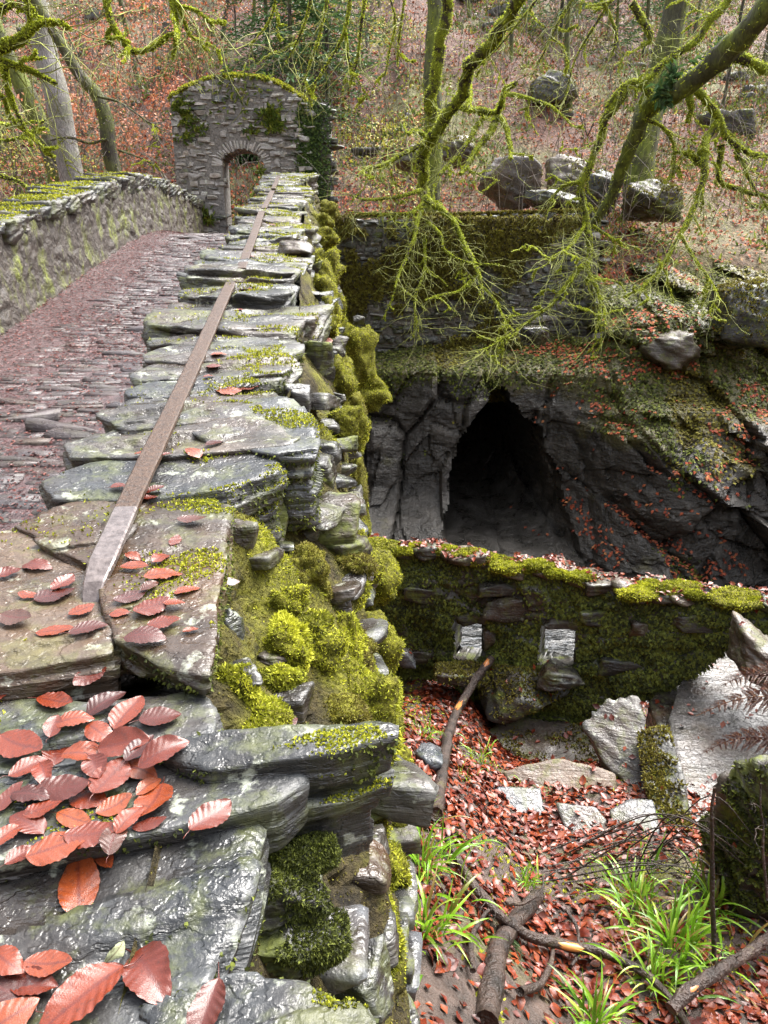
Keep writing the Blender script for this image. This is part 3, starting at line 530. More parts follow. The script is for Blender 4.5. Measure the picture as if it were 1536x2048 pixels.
# the dark mossy lump between the two nearest slabs
rng = np.random.default_rng(18)
for k, (px, py, w_, h_, lo) in enumerate([(500, 1780, 150, 60, 0.15), (570, 1880, 100, 60, 0.21), (400, 1870, 90, 50, 0.17), (590, 1720, 80, 45, 0.14)]):
    c = pplane(px, py, -0.72 - lo, 0.187); s = np.linalg.norm(c) / FPX; V, F = boulder(c, (w_ * s, h_ * s * 0.9, h_ * s * 0.8), 70 + k, 22, 10, 30, 0.06, LAM)
    b = obj('wall_stone', V, F, M['slate_dark'], near); P, N = scatter(V, F, 14000, rng, lambda P, N: sstep(-0.12, 0.12, fbm(P * 8, 4, 3))); q = fuzz(P, N, 0.0075, 0.0018, rng, 2, 1.2, sag=0.3); obj('shoots', *q[:2], M['moss_dark'], b, False, q[2], kind='stuff')
rng = np.random.default_rng(8)
def near_face(P):                                           # mound strength at points on the outer face
    iy = np.clip(np.interp(P[:, 1], FYS, np.arange(len(FYS))).round().astype(int), 0, len(FYS) - 1); h = topz(P[:, 1]) - P[:, 2]; ih = np.clip(np.interp(h, FHS, np.arange(len(FHS))).round().astype(int), 0, len(FHS) - 1); return FMOSS[iy * len(FHS) + ih]
def fmask(P, N):
    d2 = np.clip(1.9 / (P[:, 1] ** 2 + P[:, 2] ** 2), 0, 1); return d2 * np.clip(sstep(-0.25, 0.05, fbm(P * 3.1, 4, 6)) * 0.45 + near_face(P), 0, 1) * (P[:, 1] < 9)
nf = FACE_F[(FACE_V[FACE_F][:, :, 1].max(1) < 3.4) & (FACE_V[FACE_F][:, :, 2].min(1) > -1.9)]; P, N = scatter(FACE_V, nf, 135000, rng, fmask); P2, N2 = scatter(FACE_V, FACE_F, 220000, rng, lambda P, N: fmask(P, N) * (P[:, 1] > 3.0)); P, N = np.r_[P, P2], np.r_[N, N2]; dd = np.linalg.norm(P, axis=1); fm = near_face(P); g = fbm(P * 2.2, 3, 12) + 0.75 * fm - 0.3
for mt, sel in (('moss', g > 0.05), ('moss_brown', (g <= 0.05) & (g > -0.32)), ('moss_dark', g <= -0.32)):
    Lf = np.clip(0.0062 * dd[sel], 0.007, 0.03) * (0.6 + 0.75 * fm[sel]) * np.clip(0.8 + 0.8 * fbm(P[sel] * 30, 2, 3), 0.4, 1.5)
    V, F, A = fuzz(P[sel], N[sel] + np.array([0, -0.25, 0.1]), Lf, 0.0021, rng, 2, 0.9, rnd=np.clip(0.5 + 0.7 * fbm(P[sel] * 16, 3, 6) + rng.normal(size=sel.sum()) * 0.18, 0, 1), sag=0.1); obj('moss', V, F, M[mt], near, False, A, kind='stuff')
pp = []                                                     # thin moss on the coping itself
for k, (V, F) in enumerate(NEARV):
    ym = V[:, 1].mean(); n = 20000 if k < 11 else (9500 if ym < 4 else 3000)
    def cm(P, N): return sstep(0.10, 0.18, fbm(P * np.array([5, 9, 5]), 4, 31)) * sstep(0.25, 0.7, N[:, 2]) * np.clip((P[:, 0] - barx(P[:, 1]) - 0.03) / 0.12, 0.03 if ym < 3 else 0.2, 1)
    P, N = scatter(V, F, n, rng, cm); pp.append((P, N))
P = np.concatenate([p[0] for p in pp]); N = np.concatenate([p[1] for p in pp]); dd = np.linalg.norm(P, axis=1)
V, F, A = fuzz(P, N, np.clip(0.0042 * dd, 0.004, 0.022), np.float64(0.0026), rng, 2, 1.0); obj('moss', V, F, M['moss'], near, False, A, kind='stuff')
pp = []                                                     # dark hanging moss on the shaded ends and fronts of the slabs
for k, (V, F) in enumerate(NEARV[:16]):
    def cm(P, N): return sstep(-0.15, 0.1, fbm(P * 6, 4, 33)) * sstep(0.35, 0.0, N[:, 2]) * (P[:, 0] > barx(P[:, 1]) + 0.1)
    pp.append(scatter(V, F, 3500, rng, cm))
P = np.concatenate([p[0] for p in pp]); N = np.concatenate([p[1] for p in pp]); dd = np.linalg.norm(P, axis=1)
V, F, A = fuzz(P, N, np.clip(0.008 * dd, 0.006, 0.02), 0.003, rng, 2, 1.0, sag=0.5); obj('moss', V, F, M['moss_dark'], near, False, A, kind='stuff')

# ---- far parapet
ys = np.linspace(1.6, 14.6, 420); a = np.linspace(0, 1, 36); Yg, Ag = [g.ravel() for g in np.meshgrid(ys, a, indexing='ij')]; q = np.stack([Yg * 2.2, Ag * 1.4, Ag * 0], 1)
wf = worley(np.stack([Yg * 5, Ag * 6, 0 * Yg], 1), 9); V = np.stack([leftx(Yg) - 0.03 + 0.03 * fbm(q, 4, 2) + 0.022 * sstep(0, 0.3, wf[1] - wf[0]) * wf[2][:, 0] + 0.05 * Ag ** 3, Yg, topz(Yg) - 0.06 - 0.68 * Ag], 1); obj('inner_face', V, grid(420, 36), M['render'], far)
rng = np.random.default_rng(77); Y = 1.6; k = 0; pp = []
while Y < 14.55:
    L = rng.uniform(0.10, 0.26); x0 = float(leftx(Y + L / 2)); xr = x0 + rng.uniform(-0.01, 0.045); xl = x0 - 0.46 + rng.uniform(-0.05, 0.05); sk = rng.normal() * 0.02; y0, y1 = Y - 0.015, Y + L
    poly = [(xl, y0), (xl, y1), (xr - 0.03, y1 + sk), (xr, y1 - 0.02 + sk), (xr - rng.uniform(0, 0.03), y0 + 0.02 + sk), (xr - 0.05, y0 + sk)]
    V, F = slab(poly, rng.uniform(0.09, 0.20), 1500 + k, 9, rng.uniform(-0.01, 0.02), 0.16 if Y < 8.5 else 0.03, rng.normal() * 0.06, amp=0.012, under=0.3)
    obj('coping_stone', V, F, M['slate'], far)
    def cm(P, N): return sstep(0.5, 0.85, N[:, 2]) * sstep(-0.4, -0.1, fbm(P * 2.5, 3, 41)) * sstep(-0.02, 0.06, x0 - P[:, 0])
    pp.append(scatter(V, F, 640, rng, cm)); Y += L; k += 1
P = np.concatenate([p[0] for p in pp]); N = np.concatenate([p[1] for p in pp]); V, F, A = fuzz(P, N, 0.022, 0.008, rng, 3, 1.1); obj('moss', V, F, M['moss'], far, False, A, kind='stuff')

# ---- the paved path over the bridge
path = empty('path', (-1.9, 6.0, -0.3), kind='structure', label='sloping slate-sett path littered with trodden red leaves')
ys = np.linspace(0.1, 16.5, 200); a = np.linspace(0, 1, 14); Yg, Ag = [g.ravel() for g in np.meshgrid(ys, a, indexing='ij')]
xl, xr = leftx(Yg), barx(Yg) - inw(Yg) + 0.05; X = xl + (xr - xl) * Ag; V = np.stack([X, Yg, pathz(Yg) - 0.006 + 0.005 * fbm(np.stack([X * 4, Yg * 4, Ag], 1), 3, 5) + 0.05 * (1 - Ag) ** 8], 1)
BED_V, BED_F = V, grid(200, 14)[:, ::-1]; obj('path_bed', BED_V, BED_F, M['path_bed'], path)
rng = np.random.default_rng(90); vis, rest = [], []
Y = 0.4
while Y < 11.2:
    wd = rng.uniform(0.045, 0.075); x = float(leftx(Y)) + 0.02
    while x < float(barx(Y) - inw(Y)):
        l = rng.uniform(0.14, 0.42); c = np.array([x + l / 2, Y + wd / 2 + rng.normal() * 0.004, float(pathz(Y)) - 0.0095 + rng.normal() * 0.003])
        V, F = block(c, (l / 2 * 0.98, wd / 2 * 0.92, 0.019), rng, 14, 2 if Y > 4 else 3, 0.10); V[:, 2] += (V[:, 1] - c[1]) * 0.187
        q = topx(c)[0]; (vis if (0 < q[0] and len(vis) < 300 and q[0] < 560 and Y > 2.6) else rest).append((V, F)); x += l
    Y += wd
for V, F in vis: obj('sett', V, F, M['sett'], path)
V, F, A = join([(v, tri(f)) for v, f in rest]); obj('sett', V, F, M['sett'], path, kind='stuff')
def pm(P, N):
    e = P[:, 0] - leftx(P[:, 1]); return (0.42 + 0.6 * sstep(-0.1, 0.35, fbm(P * 1.6, 3, 4)) + 1.0 * np.exp(-e / 0.12)) * (P[:, 1] > 0.3) * np.clip(7.0 / P[:, 1], 0.4, 1)
P, N = scatter(BED_V, BED_F, 60000, rng, pm); P[:, 2] += 0.008 + rng.random(len(P)) * 0.005
V, F, A = cards(P, N, rng.uniform(0.008, 0.03, len(P)), rng.uniform(0.006, 0.017, len(P)), rng, 0.2, 0.1); obj('leaf_litter', V, F, M['leaf_bits'], path, False, A, kind='stuff')

# ---- iron straps let into the top of the near parapet
def strap(pa, pb, wid, label, worn=0.0, lift=0.022):
    A_, B_ = pplane(*pa, -0.72, 0.187), pplane(*pb, -0.72, 0.187); n = 40; t = np.linspace(0, 1, n)[:, None]
    C = A_ + (B_ - A_) * t; C[:, 2] = topz(C[:, 1]) + lift + 0.003 * np.sin(t[:, 0] * 9)
    if worn: C[:, 2] -= 0.05 * np.clip(1 - t[:, 0] / 0.035, 0, 1) ** 1.5
    dr = (B_ - A_)[:2]; dr = dr / np.linalg.norm(dr); sd = np.array([dr[1], -dr[0], 0]); rng = np.random.default_rng(3)
    prof = [(-1, -1), (-1, 0.6), (-0.86, 1), (0.86, 1), (1, 0.6), (1, -1)]; ed = 1 + 0.02 * rng.normal(size=(n, 1)); ed[:3, 0] *= [0.45, 0.8, 1.0] if worn else 1
    V = np.concatenate([(C + sd * (wid / 2 * u) * ed + np.array([0, 0, 1]) * 0.006 * v)[:, None, :] for u, v in prof], 1).reshape(-1, 3)
    F = np.concatenate([grid(n, 6, True), [[0, 1, 2, 3], [0, 3, 4, 5]], [[n * 6 - 6 + i for i in (3, 2, 1, 0)], [n * 6 - 6 + i for i in (5, 4, 3, 0)]]])
    if not worn: return obj('iron_strap', V, F, M['rust'], None, False, label=label, cat='strap', group='iron straps along the near parapet')
    root = obj('iron_strap', V[30:], np.concatenate([grid(n - 5, 6, True), [[(n - 5) * 6 - 6 + i for i in (3, 2, 1, 0)], [(n - 5) * 6 - 6 + i for i in (5, 4, 3, 0)]]]), M['rust'], None, False, label=label, cat='strap', group='iron straps along the near parapet')
    obj('worn_end', V[:36], np.concatenate([grid(6, 6, True), [[0, 1, 2, 3], [0, 3, 4, 5]]]), M['iron_worn'], root, False, label='bare shiny chipped end of the strap'); return root
strap((170, 1232), (462, 578), 0.045, 'longest rusty iron strap with a shiny chipped end amid red leaves', 1.0)
strap((483, 548), (524, 430), 0.045, 'rusty iron strap just beyond the gap after the longest strap')
strap((528, 424), (545, 388), 0.042, 'short rusty iron strap, third along the parapet top')
strap((547, 383), (557, 357), 0.040, 'farthest short rusty iron strap, closest to the gateway')
# ================================================================ ravine, river, cliff and hillside
def bankz(x, Y):
    z = -3.08 - 0.20 * (Y - 2.8) - 0.38 * sstep(4.3, 5.6, Y) * sstep(0.6, 1.2, x) + 0.55 * sstep(1.0, -0.1, x) * sstep(6.5, 4, Y) + 0.25 * sstep(2.6, 4.5, x)
    p = np.stack([x, Y, 0 * x], -1).reshape(-1, 3); z = z + (0.07 * fbm(p * 1.6, 3, 7) + 0.03 * fbm(p * 6, 3, 8)).reshape(np.shape(x))
    return z + 1.5 * sstep(2.0, -0.5, Y) - 1.5 * sstep(6.6, 7.6, Y)
xs = np.linspace(-1.0, 7.5, 190); ys = np.linspace(-0.3, 7.9, 170); Xg, Yg = [g.ravel() for g in np.meshgrid(xs, ys, indexing='ij')]
BANK_V = np.stack([Xg, Yg, bankz(Xg, Yg)], 1); BANK_F = grid(190, 170)
obj('ground', BANK_V, BANK_F, M['soil'], None, True, label='leaf-strewn mossy bank below the bridge', kind='structure')
xs = np.linspace(-60, 60, 60); ys = np.linspace(-40, 16, 50); Xg, Yg = [g.ravel() for g in np.meshgrid(xs, ys, indexing='ij')]; p = np.stack([Xg, Yg, 0 * Xg], 1)
zz = -5.6 + 3.9 * sstep(3.5, -1.0, Yg) * sstep(-3.0, -4.4, Xg) + 2.3 * sstep(0.5, -2, Yg) + 2.0 * sstep(9.5, 14, Xg) + 0.3 * fbm(p * 0.4, 3, 3)
obj('riverbed', np.stack([Xg, Yg, zz], 1), grid(60, 50), M['soil'], None, True, label='stony bed and low banks of the burn', kind='structure')
xs = np.linspace(-30, 14, 160); ys = np.linspace(6.2, 15.0, 60); Xg, Yg = [g.ravel() for g in np.meshgrid(xs, ys, indexing='ij')]; p = np.stack([Xg, Yg, 0 * Xg], 1)
obj('water', np.stack([Xg, Yg, -4.72 + 0.05 * fbm(p * 1.4, 4, 3)], 1), grid(160, 60), M['water'], None, True, label='white rushing burn between the low wall and the cliff', kind='structure')

def hillz(x, Y):
    sh = np.shape(x); x = np.ravel(x); Y = np.ravel(Y); p = np.stack([x, Y, 0 * x], 1)
    led = np.where(x < 0, 0.36, 0.36 + 0.36 * sstep(0, 0.6, x))
    y0 = 16.6 + 1.6 * sstep(-4, -8, x) + 0.5 * fbm(p * 0.3, 2, 2); t = np.clip(Y - y0, 0, None)
    z = led + 0.74 * t - 0.004 * t ** 2
    zr = -0.55 + 0.52 * (Y - 12.9); z = np.where(x > 2.8, z + (np.maximum(zr, z - 1.4) - z) * sstep(3.4, 5.2, x), z)
    z = z - 2.6 * sstep(14.7, 12.9, Y) * sstep(3.2, 3.6, x) * sstep(7.5, 4.5, x)
    z = z + 0.35 * fbm(p * 0.55, 4, 5) * sstep(14.5, 18, Y) + 0.08 * fbm(p * 3, 3, 9)
    return np.minimum(z, 0.40 * Y + 0.3).reshape(sh)
xs = np.concatenate([np.linspace(-60, -17, 40), np.linspace(-16.6, 19, 230), np.linspace(19.5, 60, 36)]); ys = np.concatenate([np.linspace(12.9, 34, 210), np.linspace(34.5, 90, 30)])
Xg, Yg = [g.ravel() for g in np.meshgrid(xs, ys, indexing='ij')]; Zg = hillz(Xg, Yg)
low = (Yg < 14.5) & (Xg < 3.9) & (Xg > -1.0); Zg = np.where(low, np.minimum(Zg, -6 + 0 * Zg), Zg); Zg = np.where((Yg < 14.8) & (Xg <= -4.2), Zg - 5.5 * sstep(14.8, 13.2, Yg), Zg)
Zg = np.where((Yg < 13.9) & (Xg > -4.2) & (Xg <= -1.0), -6, Zg)
HILL_V = np.stack([Xg, Yg, Zg], 1); HILL_F = grid(len(xs), len(ys)); HILL_F = HILL_F[(Zg[HILL_F] > -5.5).all(1)]
obj('hillside', HILL_V, HILL_F, M['hill'], None, True, label='steep wooded hillside covered in fallen leaves', kind='structure')

# unseen gorge bank rising round behind the viewpoint, added to cut low sky light
az = np.radians(np.linspace(62, 300, 80)); rr = np.linspace(0, 1, 24); Ag, Rg = [g.ravel() for g in np.meshgrid(az, rr, indexing='ij')]; rad = 11 + 50 * Rg; p = np.stack([rad * np.sin(Ag), 4 + rad * np.cos(Ag), 0 * Ag], 1)
zz = -4.5 + 0.62 * np.clip(rad - 13, 0, 26) + 1.2 * fbm(p * 0.15, 3, 3); V = np.stack([p[:, 0], p[:, 1], zz], 1); obj('hillside', V, grid(80, 24)[:, ::-1], M['hill'], None, True, label='wooded near bank of the gorge behind the viewpoint', kind='structure')
# ---- cliff with the cave
CAVE = [(1014, 788), (985, 815), (958, 848), (932, 885), (914, 935), (902, 985), (894, 1040), (888, 1110), (884, 1220), (1165, 1220), (1155, 1140), (1138, 1065), (1126, 1000), (1112, 945), (1096, 895), (1074, 850), (1044, 815)]
cv = np.array([pt(x, y, 12.3) for x, y in CAVE])[:, [0, 2]]
xs = np.linspace(-3.4, 10.5, 350); zs = np.linspace(-5.3, 1.2, 165); Xg, Zg = [g.ravel() for g in np.meshgrid(xs, zs, indexing='ij')]
rt = sstep(2.6, 4.4, Xg)
yl = 12.55 + 0.10 * (Zg + 4.8) + 1.45 * sstep(-1.75, -1.2, Zg) - 1.2 * sstep(-3.6, -4.8, Zg); yr = 10.6 + 0.30 * (Zg + 4.8) + 0.45 * sstep(-2.25, -2.05, Zg - 0.12 * np.sin(Xg * 1.7)) + 0.35 * sstep(-0.9, -0.7, Zg + 0.1 * np.sin(Xg * 2.3)) + 2.2 * np.clip(Zg + 0.6, 0, None)
Yb = yl * (1 - rt) + yr * rt
def facet(ang, sx, sz, seed, amp):
    ca, sa = math.cos(ang), math.sin(ang); q = np.stack([(Xg * ca + Zg * sa) * sx, (-Xg * sa + Zg * ca) * sz, 0 * Xg + 0.5], 1)
    q[:, :2] += 0.12 * np.stack([fbm(q * 2, 2, seed), fbm(q * 2, 2, seed + 3)], 1)
    f1, f2, idr, ctr = worley(q, seed); dlt = q - ctr
    return amp * ((idr[:, 0] - 0.5) * dlt[:, 0] * 1.4 + (idr[:, 1] - 0.5) * dlt[:, 1] * 2.2 + (idr[:, 2] - 0.5)) + 0.05 * amp * 4 * (1 - sstep(0, 0.10, f2 - f1))
dl = facet(R(80), 0.42, 0.95, 11, 0.45) + facet(R(62), 1.0, 1.7, 12, 0.12) + facet(R(40), 2.6, 4.2, 13, 0.03); dr = facet(R(-44), 0.5, 1.0, 21, 0.62) + facet(R(-20), 1.1, 1.9, 22, 0.24) + facet(R(-60), 3.0, 5.0, 23, 0.07)
Yb = Yb + dl * (1 - rt) + dr * rt + 0.05 * fbm(np.stack([Xg, Zg, 0 * Xg], 1) * 3, 4, 5)
j = np.roll(cv, -1, 0); ins = np.zeros(len(Xg), bool); dist = np.full(len(Xg), 1e9); ed = Xg * 0; nzx = 0.14 * fbm(np.stack([Xg * 2.6, Zg * 2.6, 0 * Xg], 1), 4, 6)
px_, pz_ = Xg + nzx, Zg + nzx
for a, b in zip(cv, j):
    c = ((a[1] > pz_) != (b[1] > pz_)) & (px_ < (b[0] - a[0]) * (pz_ - a[1]) / (b[1] - a[1] + 1e-12) + a[0]); ins ^= c
    e = b - a; t = np.clip(((px_ - a[0]) * e[0] + (pz_ - a[1]) * e[1]) / (e @ e), 0, 1); dist = np.minimum(dist, np.hypot(px_ - a[0] - t * e[0], pz_ - a[1] - t * e[1]))
zl = cv[:9][::-1]; zr_ = cv[9:]; o = np.argsort(zl[:, 1]); xL = np.interp(Zg, zl[o, 1], zl[o, 0]); o = np.argsort(zr_[:, 1]); xR = np.interp(Zg, zr_[o, 1], zr_[o, 0])
t = np.clip((Xg - xL) / np.maximum(xR - xL, 0.2), 0, 1)
dep = (4.6 * (1 - t ** 2.2) * sstep(0, 0.14, dist) + 0.35 + 0.6 * dl) * np.where(ins, 1, 0) * sstep(-4.85, -4.1, Zg); Yb = Yb + np.clip(dep, 0, None)
CL_V = np.stack([Xg, Yb, Zg], 1); CL_F = grid(350, 165); CL_F = CL_F[~((Zg[CL_F].min(1) > -1.15) & (Xg[CL_F].max(1) < 3.7))]
mo = sstep(-2.3, -1.3, Zg) * (1 - rt) + rt * (0.35 + 0.5 * fbm(np.stack([Xg * 0.7, Zg * 0.9, 0 * Xg], 1), 3, 17)) - 1.2 * np.where(ins, 1, 0)
mo = mo * 0.95 + 0.28 * rt * sstep(-3.2, -2.0, Zg) - 0.35 * rt * sstep(-2.2, -3.2, Zg) - 0.12 * (1 - rt) * sstep(-1.9, -2.6, Zg)
CL_ins = ins
obj('cliff', CL_V, CL_F, M['cliff'], None, False, {'moss': mo}, label='dark wet rock cliff split by a deep cave across the burn', cat='cliff')

# ---- masonry: rows of slates, the biggest ones in view singly, the rest joined
def masonry(parent, x0, x1, z0, ztop, Yf, keep, rng, hr, lr, depth, mats, most=300, skew=0.0):
    st = []; z = z0
    while True:
        h = rng.uniform(*hr)
        if z > max(ztop(x0), ztop((x0 + x1) / 2), ztop(x1)): break
        x = x0 + rng.uniform(0, 0.03)
        while x < x1:
            l = rng.uniform(*lr); c = (x + l / 2, z + h / 2)
            if c[1] < ztop(c[0]) and keep(*c):
                hh = h * rng.uniform(0.75, 1.35); V, F = block((c[0], float(Yf(c[0])) + depth / 2 - rng.uniform(0, 0.05), c[1] + rng.normal() * 0.012), (l / 2 * rng.uniform(0.86, 1.0), depth / 2, hh / 2 * 0.88), rng, 9, 3, 0.16); V = V + 0.010 * np.stack([vnoise(V * 14 + 7 * i_, i_) for i_ in range(3)], 1)
                st.append((l * h * rng.uniform(0.7, 1), V, F, mats[rng.integers(len(mats))]))
            x += l
        z += h
    st.sort(key=lambda s: -s[0])
    for _, V, F, mt in st[:most]: obj('stone', V, F, M[mt], parent, False)
    rest = [(V, tri(F)) for _, V, F, mt in st[most:]]
    if rest: V, F, A = join(rest); obj('stone', V, F, M[mats[0]], parent, False, kind='stuff')
    return st
def strips(x0, x1, step, spans, ya, yb):                    # solid core behind a masonry face
    bx = []
    for x in np.arange(x0, x1 - 1e-6, step):
        for a, b in spans(x + step / 2):
            if b - a > 0.01:
                v = np.array([(X, Yv, Zv) for X in (x, x + step - 0.001) for Yv in (ya(x), yb(x)) for Zv in (a, b)], float)
                bx.append((v, np.array([[0, 1, 3, 2], [4, 6, 7, 5], [0, 4, 5, 1], [2, 3, 7, 6], [0, 2, 6, 4], [1, 5, 7, 3]])))
    return join(bx)[:2]
gx = lambda px: float(pt(px, 330, GATE_Y)[0]); gz = lambda py: float(pt(480, py, GATE_Y)[2])
gate = empty('gateway', (gx(480), GATE_Y, 0.35), label='ruined slate gateway with round arch and mossy curved top at the bridge end', cat='gateway')
tops = np.array([(gx(348), gz(196)), (gx(365), gz(186)), (gx(395), gz(168)), (gx(430), gz(156)), (gx(480), gz(151)), (gx(530), gz(155)), (gx(570), gz(170)), (gx(600), gz(190)), (gx(612), gz(196))])
gtop = lambda x: float(np.interp(x, tops[:, 0], tops[:, 1]))
ox0, ox1, ozs, oza = gx(443), gx(526), gz(334), gz(300); oc = (ox0 + ox1) / 2; orad = (ox1 - ox0) / 2
def ohead(x): return ozs + (oza - ozs) * math.sqrt(max(0, 1 - ((x - oc) / orad) ** 2))
rng = np.random.default_rng(61)
gkeep = lambda x, z: not (abs(x - oc) < orad + 0.03 and z < (ohead(x) if abs(x - oc) < orad else ozs) + 0.02) and not (z > ozs - 0.05 and ((x - oc) / (orad + 0.20)) ** 2 + ((z - ozs) / (oza - ozs + 0.20)) ** 2 < 1)
masonry(gate, gx(350), gx(608), 0.15, gtop, lambda x: GATE_Y, gkeep, rng, (0.045, 0.10), (0.09, 0.32), 0.25, ['slate_wall', 'slate_wall', 'slate', 'slate_wall'])
V, F = strips(gx(350), gx(608), 0.05, lambda x: [(0.1, gtop(x) - 0.03)] if abs(x - oc) > orad else [(ohead(x) + 0.02, gtop(x) - 0.03)], lambda x: GATE_Y + 0.0, lambda x: GATE_Y + 0.62); obj('core', V, F, M['mortar'], gate, False)
for k in range(25):                                         # voussoirs of the arch
    a = R(180) * (k + 0.5) / 25; ctr = np.array([oc + math.cos(a) * (orad + 0.09), GATE_Y + 0.10, ozs + math.sin(a) * (oza - ozs + 0.09)])
    ax = np.array([[math.cos(a), 0, math.sin(a)], [0, 1, 0], [-math.sin(a), 0, math.cos(a)]]); V, F = block(ctr, (0.085 * rng.uniform(0.6, 1.3), 0.12, 0.026 * rng.uniform(0.7, 1.1)), rng, 16, 2, 0.06, ax); obj('arch_stone', V, F, M['slate_wall'], gate, False)
mv = []
for t in np.linspace(0, 1, 34):                             # moss along the curved top
    x = gx(352) + (gx(605) - gx(352)) * t; D, F = cubegrid(5); V = D / np.linalg.norm(D, axis=1)[:, None] * np.array([rng.uniform(0.06, 0.12), rng.uniform(0.2, 0.32), rng.uniform(0.04, 0.075)]) + np.array([x, GATE_Y + 0.24, gtop(x) + 0.0]); mv.append((V, tri(F)))
V, F, _ = join(mv); mc = obj('moss_cap', V, F, M['moss_body'], gate); P, N = scatter(V, F, 9000, rng); q = fuzz(P, N, 0.045, 0.016, rng, 2, 1.0); obj('shoots', *q[:2], M['moss'], mc, False, q[2], kind='stuff')
# small ferns and ivy rooted in the joints
P = []
for px, py, r, n in [(362, 215, 16, 130), (375, 240, 12, 60), (540, 230, 18, 120), (550, 250, 16, 90), (480, 180, 60, 110), (400, 260, 14, 30), (372, 275, 12, 30), (500, 265, 14, 30), (402, 425, 12, 60), (418, 440, 8, 40), (520, 345, 8, 20)]:
    for _ in range(n): P.append(pt(px + rng.normal() * r * 0.6, py + rng.normal() * r * 0.5, GATE_Y - 0.03))
P = np.array(P); V, F, A = cards(P, np.tile([0, -1.0, 0.1], (len(P), 1)), 0.11, 0.035, rng, 1.0, 0.4); obj('wall_ferns', V, F, M['leaf_green'], gate, False, A, kind='stuff')
# ---- buttress beside the gateway and the retaining wall running on from it
but = empty('buttress', (gx(632), GATE_Y + 0.2, -2.0), label='dark ivy-hung stone buttress against the gateway flank', cat='buttress')
btop = lambda x: gz(198); rng = np.random.default_rng(62)
masonry(but, gx(606), gx(658), -2.6, btop, lambda x: GATE_Y + 0.06, lambda x, z: True, rng, (0.05, 0.11), (0.10, 0.3), 0.25, ['slate_dark', 'slate', 'slate_dark'], 200)
V, F = strips(gx(606), gx(656), 0.06, lambda x: [(-2.6, btop(x) - 0.04)], lambda x: GATE_Y + 0.085, lambda x: GATE_Y + 0.8); obj('core', V, F, M['mortar'], but, False)
P = np.array([pt(rng.normal(616, 11) if rng.random() < 0.7 else rng.uniform(606, 660), rng.uniform(205, 440), GATE_Y - 0.0) for _ in range(2600)]); V, F, A = cards(P, np.tile([0.1, -1.0, 0.2], (len(P), 1)), 0.06, 0.045, rng, 0.8, 0.2); obj('ivy', V, F, M['ivy'], but, False, A, kind='stuff')
RW_Y = lambda x: 14.05 + 0.02 * x
rwx = lambda px: float(pt(px, 430, 14.05)[0]); rwz = lambda px, py: float(pt(px, py, 14.05)[2])
rw = empty('retaining_wall', (rwx(900), 14.05, -1.4), label='long rubble retaining wall with a grassy ledge between gateway and cliff', cat='wall')
rtop = lambda x: float(np.interp(x, [rwx(640), rwx(700), rwx(950), rwx(1190)], [rwz(640, 440), rwz(700, 436), rwz(950, 432), rwz(1190, 424)]))
rng = np.random.default_rng(63)
st = masonry(rw, rwx(590), rwx(1200), -2.0, rtop, RW_Y, lambda x, z: True, rng, (0.05, 0.12), (0.10, 0.36), 0.3, ['slate', 'slate_wall', 'slate_dark', 'slate'], 300)
V, F = strips(rwx(590), rwx(1200), 0.1, lambda x: [(-2.2, rtop(x) - 0.03)], lambda x: float(RW_Y(x)) + 0.03, lambda x: float(RW_Y(x)) + 0.5); obj('core', V, F, M['mortar'], rw, False)
P = []; 
for _ in range(26000):
    px = rng.uniform(640, 1210); py = rng.uniform(428, 800); P.append(pt(px, py, 13.98))
P = np.array(P); g = fbm(P * np.array([1.0, 1, 1.3]), 4, 51) + 0.5 * sstep(-0.8, -1.8, P[:, 2]) - 0.05; sel = (g > 0.12) & (P[:, 2] < rtop(1) + 0.02); P = P[sel]
V, F, A = cards(P, np.tile([0, -1.0, 0.35], (len(P), 1)), 0.075, 0.05, rng, 0.8, 0.3, d=np.tile([0, 0, -1.0], (len(P), 1)) + rng.normal(size=P.shape) * 0.6); obj('wall_moss', V, F, M['moss_brown'], rw, False, A, kind='stuff')
P = np.array([pt(px, np.interp(px, [640, 700, 950, 1190], [440, 436, 432, 424]) - rng.uniform(0, 5), 14.15) for px in rng.uniform(690, 1195, 3000)]); q = fuzz(P, np.tile([0, -0.3, 1.0], (len(P), 1)), 0.07, 0.02, rng, 2, 1.0); obj('wall_top_moss', *q[:2], M['moss_brown'], rw, False, q[2], kind='stuff')

# ---- the low mossy wall by the burn, with its two square openings
LA, LB = pt(690, 1100, 6.75), pt(1600, 1190, 5.25); LB = LA + (LB - LA) * 1.4
lw = empty('low_wall', ((LA + LB) / 2)[:2].tolist() + [-3.5], label='low moss-draped wall with two small square openings above the burn', cat='wall')
nu, nv = 310, 64; ud = (LB - LA)[:2]; ln = np.linalg.norm(ud); ud = ud / ln; nrm = np.array([ud[1], -ud[0], 0.0])   # nrm points to the camera
def on_wall(px, py):                                        # where a pixel's ray meets the wall's middle plane
    d = ray(px, py); t = (LA[:2] @ nrm[:2]) / (d[:2] @ nrm[:2]); return d * t
uof = lambda P: float((P[:2] - LA[:2]) @ ud)
tl = np.array([[uof(on_wall(x, y)), on_wall(x, y)[2]] for x, y in [(690, 1085), (740, 1082), (850, 1098), (960, 1110), (1060, 1128), (1150, 1142), (1250, 1160), (1400, 1178), (1536, 1190), (1600, 1200)]])
bl = np.array([[uof(on_wall(x, y)), on_wall(x, y)[2]] for x, y in [(690, 1350), (780, 1345), (900, 1350), (960, 1400), (1040, 1450), (1150, 1450), (1230, 1410), (1330, 1370), (1400, 1330), (1480, 1275), (1600, 1240)]])
